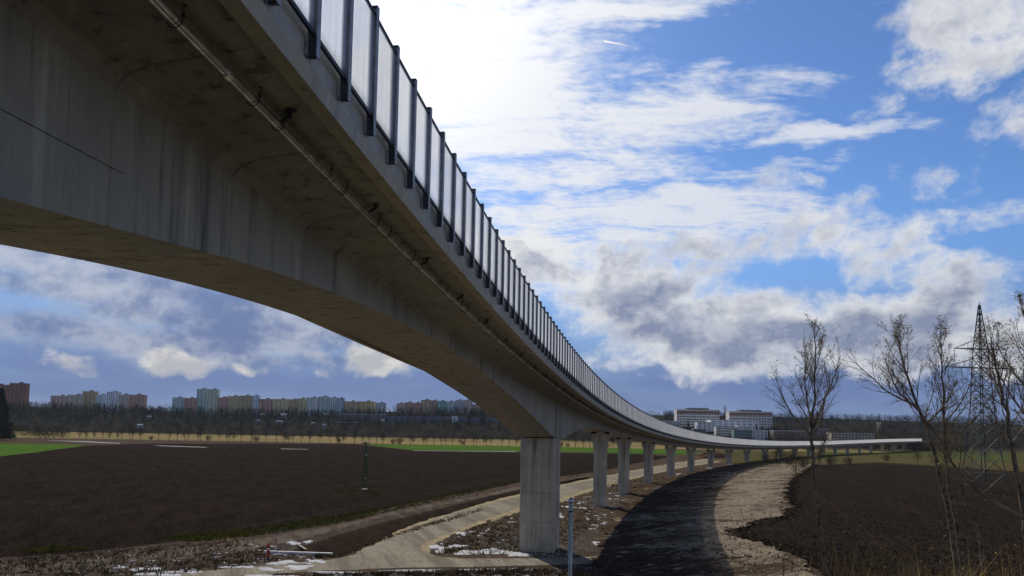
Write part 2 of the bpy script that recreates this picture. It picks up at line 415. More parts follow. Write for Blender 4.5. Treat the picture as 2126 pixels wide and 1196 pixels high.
ground = link('ground', me); tagp(ground, kind='structure')

def jitter(poly, step=6., amp=.4, closed=True, seed=1):
    r = random.Random(seed); out = []
    n = len(poly)
    for i in range(n if closed else n - 1):
        a = Vector(poly[i][:2]); b = Vector(poly[(i + 1) % n][:2]); L = (b - a).length; k = max(1, min(60, int(L / step)))
        nn = Vector((-(b - a).y, (b - a).x)).normalized() if L > 0 else Vector((0, 0))
        for j in range(k):
            q = a + (b - a) * (j / k)
            if j: q += nn * r.uniform(-amp, amp) * (1 if L < 300 else .6)
            out.append(q)
    if not closed: out.append(Vector(poly[-1][:2]))
    return out

def drape(name, poly, m, off=.004, kind='structure', parent=None, thick=0):
    """a sheet laid over the terrain: outline cut along the terrain's own rows"""
    bm = bmesh.new(); vs = [bm.verts.new((p[0], p[1], 0)) for p in poly]
    for tri in geometry.tessellate_polygon([[Vector((p[0], p[1], 0)) for p in poly]]):
        try: bm.faces.new([vs[i] for i in tri])
        except ValueError: pass
    y0 = min(p[1] for p in poly); y1 = max(p[1] for p in poly)
    for yy in YS:
        if y0 < yy < y1:
            if yy < 90: continue
            bmesh.ops.bisect_plane(bm, geom=bm.verts[:] + bm.edges[:] + bm.faces[:], plane_co=(0, yy, 0), plane_no=(0, 1, 0), dist=1e-5)
    for v in bm.verts: v.co.z = g1(v.co.x, v.co.y) + off
    bmesh.ops.recalc_face_normals(bm, faces=bm.faces)
    up = sum(f.normal.z for f in bm.faces)
    if up < 0: bmesh.ops.reverse_faces(bm, faces=bm.faces)
    me = bpy.data.meshes.new(name); bm.to_mesh(me); bm.free(); me.materials.append(m)
    return tagp(link(name, me, parent), kind=kind)

def P(pts): return [unproj(u, v) for u, v in pts]

M_PLOUGH = soil('ploughed_earth', (.022, .0165, .0125), (.029, .0205, .015), (.0145, .0115, .0095), .28, (1.6, .22, 1), R(-24), 1.0, 1.6, .44, .62, speck=((.066, .050, .037), 3.0, .60), furrow=(1.9, R(17)))
M_ROAD = soil('gravel_road', (.24, .21, .155), (.275, .24, .18), (.165, .142, .105), .5, (1, .08, 1), R(-17), .5, 5, .42, .62)
M_SAND = soil('yellow_sand', (.31, .25, .145), (.34, .275, .165), (.22, .18, .12), .6, (1, .3, 1), R(-17), .4, 4)
M_PALE = soil('pale_dirt', (.27, .22, .16), (.165, .13, .095), (.062, .046, .034), .13, (.55, 1.5, 1), R(-40), 1.0, 1.4, .42, .60)
M_PALED = soil('trampled_dirt', (.12, .092, .068), (.20, .165, .125), (.075, .058, .044), .16, (.45, 1, 1), R(-20), .6, 2.2, .42, .6)
M_TRACK = soil('stony_track', (.115, .092, .068), (.14, .115, .085), (.075, .056, .042), .7, (1, .2, 1), R(-20), .7, 4, .45, .6, speck=((.34, .32, .29), 3.5, .66))
M_GREEN = soil('winter_crop', (.060, .118, .017), (.072, .138, .02), (.05, .10, .017), .04, (1, 1, 1), 0, .3, 2)
M_GREEN2 = soil('thin_grass', (.055, .075, .02), (.075, .085, .024), (.07, .058, .026), .05, (.5, 1.3, 1), 0, .5, 2, .42, .6)
M_DRY = soil('dry_grass', (.27, .195, .085), (.22, .165, .075), (.12, .11, .05), .02, (.3, 1.4, 1), 0, .5, 1.5, .48, .68)
M_ROUGH = soil('rough_grassland', (.085, .065, .03), (.10, .078, .036), (.055, .06, .022), .06, (.4, 1.2, 1), 0, .8, 1.2, .45, .6)
M_WOODF = soil('woodland_floor', (.03, .026, .02), (.035, .032, .022), (.022, .022, .018), .02, (1, 1, 1), 0, .5, 1)
M_BANK = soil('ditch_earth', (.040, .028, .020), (.05, .035, .024), (.028, .021, .017), .6, bump=1.0, bs=1.8)
M_BOUNCE = soil('bank_bounce_grass', (.175, .15, .105), (.155, .135, .09), (.12, .105, .07), .3, bump=.8)  # pale tone set for the light it throws up under the girder
M_CHAN = concrete('channel_concrete', (.30, .28, .24), .3)
M_PATH = mat('wet_path', (.32, .31, .30), .6, var=.2, scale=.2)
M_SNOW = mat('old_snow', (.43, .42, .42), .7, var=.12, scale=2.0, bump=.6, bscale=6)

# far ground
drape('hillside', [(-5000, 735), (5000, 735), (5000, 8500), (-5000, 8500)], M_WOODF, .0) if False else None
def hill_sheet(name, x0, x1, y0, y1, m, off, nxs=60):
    X = np.linspace(x0, x1, nxs); Yv = [q for q in YS if y0 < q < y1]; Yv = [y0] + Yv + [y1]
    b = MB()
    for yy in Yv:
        for xx in X: b.v.append((xx, yy, hill(xx, yy) + off))
    for j in range(len(Yv) - 1):
        for i in range(nxs - 1):
            k = j * nxs + i; b.f.append((k, k + 1, k + nxs + 1, k + nxs))
    return tagp(b.build(name, m), kind='structure')
hill_sheet('wooded_hill', -4000, 4000, 790, 4000, M_WOODF, .6, 200)
drape('dry_meadow', [(-900, 660), (330, 655), (330, 800), (-900, 800)], M_DRY, .10)
drape('rough_grassland', jitter(P([(1440, 938), (1600, 930), (1760, 928), (1950, 930), (2300, 934), (2300, 1000), (2126, 985), (1960, 968), (1700, 962), (1560, 966), (1480, 956)]), 8, .8), M_ROUGH, .03)
# fields
drape('ploughed_field', jitter(P([(-500, 1260), (-500, 936), (0, 948), (60, 941), (130, 932), (185, 925), (300, 921), (500, 921), (730, 922), (800, 929), (860, 936), (1000, 938), (1072, 939), (1235, 941), (1330, 943), (1400, 948), (1330, 960), (1240, 980), (1165, 989), (1070, 1003), (980, 1022), (900, 1036), (820, 1052), (740, 1072), (640, 1092), (540, 1105), (430, 1118), (300, 1132), (150, 1150), (0, 1158)]), 6, .5), M_PLOUGH, .02)
drape('winter_crop_field', jitter(P([(752, 922.5), (860, 923.5), (1000, 924.5), (1072, 925), (1235, 926.5), (1300, 929), (1430, 936), (1460, 942), (1400, 944), (1300, 941), (1235, 939.5), (1165, 938.5), (1072, 937.5), (1000, 936.5), (862, 935), (800, 928.5)]), 14, .6), M_GREEN, .07)
drape('green_meadow', jitter(P([(-300, 922), (0, 921), (90, 922), (182, 925), (125, 932), (60, 941), (0, 948), (-300, 975)]), 10, .7), M_GREEN, .07)
drape('far_green_field', jitter(P([(1650, 940), (1750, 935), (1950, 935), (2126, 940), (2400, 944), (2400, 975), (2126, 964), (2000, 955), (1900, 948), (1760, 945), (1680, 945)]), 9, .8), M_GREEN2, .09)
drape('ploughed_slope', jitter(P([(1690, 966), (1820, 960), (1960, 968), (2126, 980), (2400, 995), (2600, 1260), (1900, 1300), (1740, 1230), (1700, 1180), (1620, 1142), (1545, 1122), (1520, 1105), (1560, 1090), (1620, 1074), (1648, 1052), (1634, 1030), (1640, 1004), (1660, 985)]), 4, .35), M_PLOUGH, .03)
# worked ground to the right of the viaduct
def worked_ground():
    m = bpy.data.materials.new('worked_earth'); m.use_nodes = True; t = NT(m.node_tree); b_ = t.n['Principled BSDF']
    b_.inputs['Roughness'].default_value = 1; b_.inputs['Specular IOR Level'].default_value = 0
    p = t.new('ShaderNodeNewGeometry').outputs['Position']; at = t.new('ShaderNodeAttribute', attribute_name='dry').outputs['Fac']
    q = t.mapping(t.mapping(p, rot=(0, 0, R(-38))), sc=(.5, 1.6, 1))
    n1 = t.noise(q, .11, 7, .65, .8); n2 = t.noise(q, .7, 6, .68, .6); n3 = t.noise(p, 3.5, 5, .7)
    k = t.math('ADD', t.math('MULTIPLY_ADD', at, .30, -.46), t.math('ADD', t.math('MULTIPLY', n1, 1.25), t.math('MULTIPLY', n2, .7)))
    c = t.mix(t.mapr(k, .52, .86), (.050, .034, .022), (.235, .19, .135))
    c = t.mix(t.mapr(n3, .42, .66, 0, .75), c, (.060, .042, .029)); c = t.mix(t.mapr(n2, .59, .66, 0, .7), c, (.36, .31, .25))
    t.put(b_.inputs['Base Color'], c)
    bp_ = t.new('ShaderNodeBump'); bp_.inputs['Strength'].default_value = 1; bp_.inputs['Distance'].default_value = .3
    t.put(bp_.inputs['Height'], t.math('ADD', n2, t.math('MULTIPLY', n3, .3))); t.l.new(bp_.outputs[0], b_.inputs['Normal'])
    poly = P([(1310, 1010), (1400, 988), (1500, 973), (1600, 963), (1690, 965), (1660, 985), (1640, 1004), (1634, 1030), (1648, 1052), (1620, 1074), (1560, 1090), (1520, 1105), (1545, 1122), (1620, 1142), (1700, 1180), (1740, 1230), (1500, 1250), (1330, 1240), (1245, 1190), (1232, 1130), (1262, 1080)])
    line = np.array([(q_.x, q_.y) for q_ in P([(1660, 966), (1590, 985), (1560, 1010), (1560, 1040), (1545, 1070), (1490, 1098), (1500, 1120), (1580, 1145), (1690, 1190)])])
    X0, X1 = min(q_.x for q_ in poly), max(q_.x for q_ in poly); Y0, Y1 = min(q_.y for q_ in poly), max(q_.y for q_ in poly)
    cell = .8; gx = np.arange(X0, X1 + cell, cell); gy = np.arange(Y0, Y1 + cell, cell); XX, YY = np.meshgrid(gx, gy)
    XX = XX + rng.uniform(-.28, .28, XX.shape); YY = YY + rng.uniform(-.28, .28, YY.shape)
    ins = np.zeros(XX.shape, bool); wob = .9 * np.sin(XX * .33 + YY * .21) + .8 * np.sin(YY * .5 - XX * .2) + .15 * np.sin(YY * 1.1)
    xt = XX + wob * .6; n = len(poly); j = n - 1
    for i in range(n):
        xi, yi, xj, yj = poly[i].x, poly[i].y, poly[j].x, poly[j].y
        if yi != yj: ins ^= ((yi > YY) != (yj > YY)) & (xt < (xj - xi) * (YY - yi) / (yj - yi) + xi)
        j = i
    dist = np.full(XX.shape, 1e9)
    for a_, c_ in zip(line, line[1:]):
        d = c_ - a_; tt = np.clip(((XX - a_[0]) * d[0] + (YY - a_[1]) * d[1]) / (d @ d), 0, 1); dist = np.minimum(dist, np.hypot(XX - a_[0] - tt * d[0], YY - a_[1] - tt * d[1]))
    dry = np.clip(1 - dist / 17, 0, 1)  # paler near the track line, darker further out
    rel = .13 * np.sin(XX * 1.9 + 1.3 * np.sin(YY * .21)) * np.sin(YY * .13 + XX * .3) + rng.uniform(-.035, .05, XX.shape)
    ZZ = prof(YY) + .20 + rel
    idm = -np.ones(XX.shape, int); idm[ins] = np.arange(ins.sum())
    f = [(idm[i, j], idm[i, j + 1], idm[i + 1, j + 1], idm[i + 1, j]) for i in range(len(gy) - 1) for j in range(len(gx) - 1) if ins[i, j] and ins[i, j + 1] and ins[i + 1, j + 1] and ins[i + 1, j]]
    me = bpy.data.meshes.new('worked_ground'); me.from_pydata(np.stack([XX[ins], YY[ins], ZZ[ins]], 1).tolist(), [], [tuple(int(q_) for q_ in ff) for ff in f]); me.materials.append(m)
    at_ = me.attributes.new('dry', 'FLOAT', 'POINT'); at_.data.foreach_set('value', dry[ins].astype(np.float32))
    me.polygons.foreach_set('use_smooth', [True] * len(me.polygons)); tagp(link('worked_ground', me), kind='structure')
worked_ground()
# gravel road with its branch, sand spilling at the edges
sand_px = [(738, 1147), (800, 1115), (900, 1075), (1000, 1046), (1070, 1028), (1165, 1006), (1230, 992.5), (1300, 979), (1400, 961), (1500, 949), (1585, 944), (1600, 950), (1500, 958), (1400, 974), (1300, 998), (1230, 1020), (1165, 1043), (1070, 1066), (1000, 1088), (935, 1112), (905, 1128), (893, 1140), (892, 1150), (905, 1155)]
drape('sand_verge', jitter(jitter(P(sand_px), 6, .55), 1.2, .25), M_SAND, .012)
road_px = [(-300, 1262), (0, 1226), (200, 1204), (380, 1189), (500, 1179), (640, 1168), (700, 1160), (738, 1151), (800, 1120), (900, 1080), (1000, 1050), (1070, 1032), (1165, 1010), (1230, 996), (1300, 982), (1400, 963), (1500, 951), (1585, 945.5), (1592, 949), (1500, 956), (1400, 971), (1300, 993), (1230, 1012), (1165, 1033), (1070, 1056), (1000, 1080), (930, 1108), (885, 1125), (872, 1135), (876, 1146), (900, 1155), (960, 1160), (1100, 1160), (1200, 1158), (1330, 1150), (1400, 1152), (1300, 1168), (1125, 1174), (1000, 1177), (840, 1179), (640, 1187), (500, 1196), (300, 1216), (0, 1256), (-300, 1300)]
drape('gravel_road', jitter(jitter(P(road_px), 7, .35), 1.3, .14), M_ROAD, .024)
drape('stony_track', jitter(P([(0, 1178), (200, 1160), (420, 1134), (560, 1116), (640, 1102), (740, 1082), (820, 1062), (900, 1046), (980, 1032), (1070, 1012), (1165, 996), (1240, 985), (1240, 987), (1165, 1000), (1070, 1019), (990, 1035), (900, 1052), (800, 1074), (700, 1100), (620, 1122), (480, 1150), (300, 1172), (100, 1192), (0, 1200)]), 4, .35), M_TRACK, .028)
# wet field path, pale against the ploughed land
for nm, pp in (('field_path', [(95, 914.5), (180, 916.6), (250, 920.4), (248, 921.4), (150, 917)]), ('field_path', [(315, 924.9), (380, 926.9), (432, 928.8), (425, 929.6), (340, 926.8)]), ('field_path', [(583, 932), (640, 932.8), (640, 933.6), (583, 932.9)]), ('field_path', [(860, 935.8), (1072, 937.9), (1072, 938.7), (860, 936.4)])):
    drape(nm, P(pp), M_PATH, .13)

bank_strip()
drape('bounce_bank', [(-40, -75), (40, -75), (40, 44), (-40, 44)], M_BOUNCE, .03) if False else None
bk = MB()  # unseen pale sheet on the near bank, added to bounce light onto the soffit
for yy in [q for q in YS if -76 <= q <= 52]:
    for xx in (-70, -40, -20, 0, 20, 40, 80): bk.v.append((xx, yy, g1(xx, yy) + .03))
_r = len(bk.v) // 7
for j in range(_r - 1):
    for i in range(6): k = j * 7 + i; bk.f.append((k, k + 1, k + 8, k + 7))
tagp(bk.build('bounce_bank', M_BOUNCE), kind='structure')
# concrete channel in the ditch bottom
b = MB()
for i in range(len(CH)):
    p = CH[i]; a = CH[max(i - 1, 0)]; c = CH[min(i + 1, len(CH) - 1)]; d = (c - a); nn = Vector((-d.y, d.x, 0)).normalized()
    z = p.z + float(ditch(np.array([p.x]), np.array([p.y + .01]))[0])
    for k, dz in ((-.55, .22), (-.35, .02), (.35, .02), (.55, .22)): b.v.append((p.x + nn.x * k * 1.2, p.y + nn.y * k * 1.2, p.z - DITCH + dz + .06))
    if i:
        for j in range(3):
            k0 = (i - 1) * 4 + j; b.f.append((k0, k0 + 4, k0 + 5, k0 + 1))
o = b.build('drainage_channel', M_CHAN); tagp(o, 'concrete drainage channel in the ditch beside the gravel road', 'channel')

# ------------------------------------------------------------------ viaduct alignment
Q = (-6.0906, .115983, .116112, -.00498884, 8.59983, -.0521961, -.00171103, .00139527, -9.10044e-05)
SS = np.arange(-90, 1150, .5)
def _align():
    x0, h0, k0, k1, z0, g0, g1_, g2, g3 = Q
    tt = np.clip(SS, 0, 900) / 100; head = h0 + k0 * tt + k1 * tt * tt
    x = np.cumsum(np.sin(head)) * .5; y = np.cumsum(np.cos(head)) * .5; i0 = int(np.argmin(abs(SS)))
    x = x - x[i0] + x0; y = y - y[i0]; t = np.clip(SS, 0, 840) / 100
    z = z0 + 100 * (g0 * t + g1_ * t ** 2 + g2 * t ** 3 + g3 * t ** 4) + np.where(SS < 0, SS * g0, 0) + EYE.z
    return x, y, z, head
AX, AY, AZ, AH = _align()
def al(s): return float(np.interp(s, SS, AX)), float(np.interp(s, SS, AY)), float(np.interp(s, SS, AZ)), float(np.interp(s, SS, AH))
def bp(s, n, dz):
    """point on the viaduct: s along it, n inwards from the near barrier, dz from the panel foot"""
    x, y, z, h = al(s); return Vector((x - n * math.cos(h), y + n * math.sin(h), z + dz))
PIERS = [-2, 90, 143, 173, 210, 248, 286, 326, 365, 405, 447, 484, 520, 556, 592, 626, 660, 694, 728, 762, 796, 830]
_dx = np.arange(-70, 160, .5)
_dy = np.interp(_dx, [-60, -45, -20, -5, 1, 12, 15, 18, 21, 26, 34, 40, 48, 62, 70, 78, 87, 93, 97, 103, 110, 118, 128, 143],
                     [2.3, 2.35, 3.6, 5.5, 5.5, 4.6, 4.1, 3.65, 3.3, 2.8, 2.35, 2.18, 2.2, 2.95, 3.6, 4.4, 5.5, 5.5, 4.9, 4.1, 3.3, 2.75, 2.45, 2.35])
for _w in (13, 13, 9): _dy = np.convolve(np.pad(_dy, _w // 2, 'edge'), np.ones(_w) / _w, 'valid')
def depth(s): return float(np.interp(s, _dx, _dy))
W = 11.0; NB0, NB1 = 3.5, 7.5
vx, vy, vz, _h = al(90)
viaduct = empty('viaduct', (vx - 5.5, vy, 0), 'long curved concrete road viaduct with white translucent noise barrier', 'viaduct')
VINV = Vector((vx - 5.5, vy, 0))
class VB(MB):
    def build(s, name, m, parent=None, smooth=False):
        base = VINV if parent is None else None
        return link(name, MB.mesh(s, name, m, smooth), parent or viaduct, None)
viaduct_children_fix = []
def vpart(b, name, m, parent=None, smooth=False):
    """child of the viaduct, written in world coordinates"""
    o = link(name, b.mesh(name, m, smooth), parent or viaduct)
    o.matrix_parent_inverse = Matrix.Identity(4)
    if parent is None: o.location = -VINV
    return o

def section(s, k=0.):
    D = depth(s) - k
    def half(sg):
        f = (lambda n: n) if sg > 0 else (lambda n: W - n)
        return [(f(.45), -.78), (f(1.6), -.92 + k), (f(2.75), -1.06 + k), (f(3.25 + k), -1.22 + k), (f(NB0 + k), -1.48), (f(NB0 + k), -D)]
    a = half(1); c = half(-1)
    return [(.45, -.42)] + a + list(reversed(c)) + [(W - .45, -.42)]
def sweep(s_list, secf, closed=True, caps=False):
    b = MB(); m = None
    for s in s_list:
        pts = secf(s); m = len(pts)
        b.v.extend([tuple(bp(s, n, dz)) for n, dz in pts])
    for i in range(len(s_list) - 1):
        for j in range(m if closed else m - 1):
            k = i * m + j; k2 = i * m + (j + 1) % m; b.f.append((k, k2, k2 + m, k + m))
    if caps:
        b.f.append(tuple(range(m))); b.f.append(tuple(reversed(range((len(s_list) - 1) * m, len(s_list) * m))))
    return b
def seg_sweep(name, s0, s1, secf, m, g=.04, shrink=.03, step=1.5):
    n = max(1, int(round((s1 - s0) / step)))
    sl = [s0, s0 + g] + [s0 + (s1 - s0) * i / n for i in range(1, n)] + [s1 - g, s1]
    fl = {0: shrink, len(sl) - 1: shrink}; cnt = [0]
    def f(s):
        k = fl.get(cnt[0], 0.); cnt[0] += 1; return secf(s, k)
    return vpart(sweep(sl, f), name, m)
s = -64.0
while s < 150: seg_sweep('girder_segment', s, s + 4.6, section, M_GIRD, .05, .05, .8); s += 4.6
while s < 450: seg_sweep('girder_segment', s, s + 18, section, M_GIRD, .04, .02, 6); s += 18
vpart(sweep(list(np.arange(s, 880, 10)), lambda q: section(q)), 'girder_far_run', M_GIRD)
# edge beams, parapets, road surface
def edge(sg):
    f = (lambda n: n) if sg > 0 else (lambda n: W - n)
    def sec(s, k=0.): return [(f(.13), -.42), (f(0 + k), -.66), (f(.05 + k), -1.02 + k), (f(.42), -1.02 + k), (f(.47), -.70), (f(.47), -.43)]
    return sec
def para(sg):
    f = (lambda n: n) if sg > 0 else (lambda n: W - n)
    def sec(s, k=0.): return [(f(.12 + k), .22), (f(.12 + k), -.62), (f(.30), -.62), (f(.30), .22)]
    return sec
s = -64.0
while s < 300:
    seg_sweep('edge_beam', s, s + 6, edge(1), M_EDGE, .012, .012, 2); seg_sweep('parapet', s, s + 6, para(1), M_PARA, .012, .012, 2); s += 6
for sec, nm, mm in ((edge(1), 'edge_beam', M_EDGE), (para(1), 'parapet', M_PARA)): vpart(sweep(list(np.arange(s, 880, 8)), sec), nm, mm)
for sec, nm, mm in ((edge(-1), 'edge_beam', M_EDGE), (para(-1), 'parapet', M_PARA)): vpart(sweep(list(np.arange(-64, 880, 6)), sec), nm, mm)
vpart(sweep(list(np.arange(-64, 880, 6)), lambda s: [(.31, -.415), (.31, -.36), (W - .31, -.36), (W - .31, -.415)]), 'road_surface', M_DECK)
# a formwork joint on the near web
pj = MB()
pa = [bp(s_, NB0 - .004, -depth(s_) + h_) for s_, h_ in ((4, 1.9), (8, 1.65), (11, 1.42), (14.6, 1.12))]
for a_, b_ in zip(pa, pa[1:]): pj.bar(a_, b_, .01, .014)
vpart(pj, 'formwork_joint', mat('joint_dark', (.10, .092, .075), .9))  # the pour joint's own darker tone

# piers
def pier_big(s):
    x, y, z, h = al(s); base = g1(*bp(s, 5.5, 0).xy); top = z - depth(s)
    hw, hd, ch = 2.0, 2.0, .12
    # plan in (across, along): chamfered corners, shallow grooves on the front, deep recess on the flanks
    pl = [(-hw + ch, -hd), (-.62, -hd), (-.58, -hd + .05), (-.50, -hd + .05), (-.46, -hd), (.46, -hd), (.50, -hd + .05), (.58, -hd + .05), (.62, -hd), (hw - ch, -hd), (hw, -hd + ch),
          (hw, -.95), (hw - .28, -.75), (hw - .28, .75), (hw, .95), (hw, hd - ch), (hw - ch, hd), (-hw + ch, hd), (-hw, hd - ch), (-hw, .95), (-hw + .28, .75), (-hw + .28, -.75), (-hw, -.95), (-hw, -hd + ch)]
    zs = [base - 1.5, base + 3.26, base + 3.29, base + 3.33, base + 3.36, base + 6.56, base + 6.59, base + 6.63, base + 6.66, top + .02]
    ins = [0, 0, .06, .06, 0, 0, .06, .06, 0, 0]
    b = MB(); n = len(pl); c = bp(s, 5.5, 0)
    for zz, k in zip(zs, ins):
        for (u, v) in pl:
            f = 1 - k / 2; U, V = u * f, v * f
            b.v.append((c.x + U * math.cos(h) + V * math.sin(h), c.y - U * math.sin(h) + V * math.cos(h), zz))
    for i in range(len(zs) - 1):
        for j in range(n): k = i * n + j; k2 = i * n + (j + 1) % n; b.f.append((k, k2, k2 + n, k + n))
    b.f.append(tuple((len(zs) - 1) * n + j for j in range(n)))
    return vpart(b, 'pier', M_PIER)
def pier_small(s):
    x, y, z, h = al(s); c = bp(s, 5.5, 0); base = g1(c.x, c.y); top = z - depth(s) - .28
    H_ = top - base; prof_ = [(base - 1, 1.12), (top - min(3.6, H_ * .55), 1.12), (top - min(2.4, H_ * .4), 1.2), (top - min(1.4, H_ * .26), 1.38), (top - .75, 1.62), (top - .45, 1.76), (top, 1.80)]
    b = MB(); n = None
    for zz, hw in prof_:
        hd = .85; ch = .15; g = .34
        pl = [(-hw + ch, -hd), (-g, -hd), (-g + .1, -hd + .14), (g - .1, -hd + .14), (g, -hd), (hw - ch, -hd), (hw, -hd + ch), (hw, hd - ch), (hw - ch, hd), (g, hd), (g - .1, hd - .14), (-g + .1, hd - .14), (-g, hd), (-hw + ch, hd), (-hw, hd - ch), (-hw, -hd + ch)]
        n = len(pl)
        b.v.extend([(c.x + U * math.cos(h) + V * math.sin(h), c.y - U * math.sin(h) + V * math.cos(h), zz) for U, V in pl])
    for i in range(len(prof_) - 1):
        for j in range(n): k = i * n + j; k2 = i * n + (j + 1) % n; b.f.append((k, k2, k2 + n, k + n))
    b.f.append(tuple((len(prof_) - 1) * n + j for j in range(n)))
    o = vpart(b, 'pier', M_PIER)
    for sg in (-1, 1):
        q = MB(); cc = Vector((c.x + sg * 1.2 * math.cos(h), c.y - sg * 1.2 * math.sin(h), top + .14))
        q.box(cc, (.75, .7, .12), -h); q.box(cc + Vector((0, 0, .09)), (.95, .9, .06), -h); q.box(cc - Vector((0, 0, .1)), (.95, .9, .08), -h)
        be = link('bearing', q.mesh('bearing', M_RUBBER), o); be.matrix_parent_inverse = Matrix.Identity(4)
    return o
for i, s in enumerate(PIERS): (pier_big if i < 2 else pier_small)(s)
# approach embankment at the far end
def emb_sec(s):
    z = al(s)[2]; hb = lambda n: z - g1(*bp(s, n, 0).xy)
    h_ = max(1.5, z - .5 - g1(*bp(s, 5.5, 0).xy)); return [(W + 1, -.45), (-1, -.45), (-1 - 1.6 * h_, -h_ - 1.5), (W + 1 + 1.6 * h_, -h_ - 1.5)]
_e = sweep(list(np.arange(858, 1140, 12)), emb_sec, caps=True).build('approach_embankment', M_ROUGH); tagp(_e, 'earth embankment carrying the road on from the far end of the viaduct', 'embankment')
# diaphragm ribs on the web over the first pier
for s_ in (88.6, 91.4):
    b = MB(); D = depth(s_); a_ = [bp(s_ - .35, NB0, 0), bp(s_ + .35, NB0, 0)]
    for e in (-.35, .35):
        for nn_, dz in ((NB0 - .12, -1.6), (NB0 + .1, -1.6), (NB0 + .1, -D), (NB0 - .12, -D)): b.v.append(tuple(bp(s_ + e, nn_, dz)))
    b.f += [(0, 1, 2, 3), (7, 6, 5, 4), (0, 4, 5, 1), (1, 5, 6, 2), (2, 6, 7, 3), (3, 7, 4, 0)]
    vpart(b, 'web_rib', M_GIRD)

# noise barrier: posts, panels, rails
SP, PH = 1.85, 2.75
pm = MB()                                     # rolled H section, origin at panel foot; x along, y inwards
for yy in (-.155, .035): pm.box((0, yy, (PH + .06 - .5) / 2), (.17, .016, PH + .06 + .5))
pm.box((0, -.06, (PH + .06 - .5) / 2), (.012, .176, PH + .06 + .5))
pm.box((0, -.06, PH + .07), (.185, .215, .016))
pm.box((0, .075, -.30), (.15, .06, .30))
post_me = pm.mesh('barrier_post', M_POST)
cover = MB().box((0, -.06, -.285), (.125, .172, .40)); cover_me = cover.mesh('post_foot_shade', M_DARKM)  # dark block painted in for the shaded web side of the post
def panel_parts(s0):
    """one bay in its own frame (x along the bay)"""
    a = bp(s0, -.06, 0); c = bp(s0 + SP, -.06, 0); L = math.hypot(c.x - a.x, c.y - a.y); ang = math.atan2(c.y - a.y, c.x - a.x); dz = c.z - a.z
    def slab(b, x0, x1, z0, z1, t):
        f = lambda x: dz * x / L
        vs = [(x, y, z + f(x)) for z in (z0, z1) for x, y in ((x0, -t), (x1, -t), (x1, t), (x0, t))]
        b.add(vs, [(3, 2, 1, 0), (4, 5, 6, 7), (0, 1, 5, 4), (1, 2, 6, 5), (2, 3, 7, 6), (3, 0, 4, 7)]); return b
    return a, ang, slab(MB(), .02, L - .02, .04, PH - .14, .010), (slab(MB(), .015, L - .015, PH - .14, PH - .07, .035), slab(MB(), .015, L - .015, -.05, .04, .035)), L
S0 = 6.0; NBAY = 298
far_posts, far_panels, far_rails, far_feet = MB(), MB(), MB(), MB()
def into(dst, b, M4): k = len(dst.v); dst.v.extend([tuple(M4 @ Vector(q)) for q in b.v]); dst.f.extend([tuple(i + k for i in f) for f in b.f])
i = -30
while True:
    s0 = S0 + i * SP
    if s0 > 866: break
    a, ang, pb, rb, L = panel_parts(s0); M4 = Matrix.Translation(a) @ Matrix.Rotation(ang, 4, 'Z')
    po = bp(s0, 0, 0); MP = Matrix.Translation(po) @ Matrix.Rotation(ang, 4, 'Z')
    if 0 <= i < NBAY:
        o = link('barrier_post', post_me, viaduct); o.location = po - VINV; o.rotation_euler[2] = ang
        c_ = link('post_foot_shade', cover_me, o)
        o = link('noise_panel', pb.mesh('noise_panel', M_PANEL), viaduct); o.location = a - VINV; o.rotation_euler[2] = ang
        for r_ in rb: link('panel_rail', r_.mesh('panel_rail', M_DARKM), o)
    else:
        into(far_posts, pm, MP); into(far_panels, pb, M4); into(far_rails, rb[0], M4); into(far_rails, rb[1], M4); into(far_feet, cover, MP)
    i += 1
for b, nm, mm in ((far_posts, 'barrier_post_run', M_POST), (far_panels, 'noise_panel_run', M_PANEL), (far_rails, 'panel_rail_run', M_DARKM), (far_feet, 'post_foot_shade_run', M_DARKM)):
    tagp(vpart(b, nm, mm), kind='stuff')
# far-side steel railing
b = MB()
for n_, z_ in ((W - .2, .45), (W - .2, .1)):
    pts = [bp(s_, n_, z_) for s_ in np.arange(-60, 870, 6)]; b.tube(pts, .04, 5)
for s_ in np.arange(-60, 300, 3): b.bar(bp(s_, W - .2, -.1), bp(s_, W - .2, .45), .05)
vpart(b, 'railing', M_POST)
# drain pipe under the overhang, collars, hangers, gullies
b = MB(); b.tube([bp(s_, 1.38, -1.12) for s_ in np.arange(-30, 470, 1.5)], .105, 12, False)
vpart(b, 'drain_pipe', M_PIPE, smooth=True)
for k, s_ in enumerate(np.arange(2.2, 170, 4.1)):
    b = MB(); b.tube([bp(s_ - .09, 1.38, -1.12), bp(s_ + .09, 1.38, -1.12)], .125, 12); vpart(b, 'pipe_collar', M_PIPE)
    for e in (1.1, 2.3):
        b = MB(); t_ = bp(s_ + e, 1.22, -.86); q_ = bp(s_ + e + .05, 1.26, -1.2)
        b.bar(t_, q_, .014); b.box((t_ + q_) / 2, (.05, .05, .08)); b.box(t_, (.09, .09, .03))
        b.tube([bp(s_ + e, 1.38 + .14 * math.cos(th), -1.12 + .14 * math.sin(th)) for th in np.linspace(-math.pi, 0, 9)], .012, 4); vpart(b, 'pipe_hanger', M_DARKM)
for k, s_ in enumerate(np.arange(4.4, 190, 6.15)):
    b = MB(); t_ = bp(s_, 1.05, -.80); e_ = bp(s_, 1.05, -.98)
    if k % 2: b.tube([t_, e_, bp(s_ + .1, 1.3, -1.08)], [.05, .045, .045], 8); b.tube([bp(s_, 1.05, -.90), bp(s_, 1.05, -.93)], .09, 8)
    else: b.tube([t_, bp(s_, 1.05, -.86)], .15, 10); b.tube([bp(s_, 1.05, -.86), e_, bp(s_ + .1, 1.3, -1.08)], [.12, .06, .05], 8)
    vpart(b, 'deck_gully', M_DARKM)
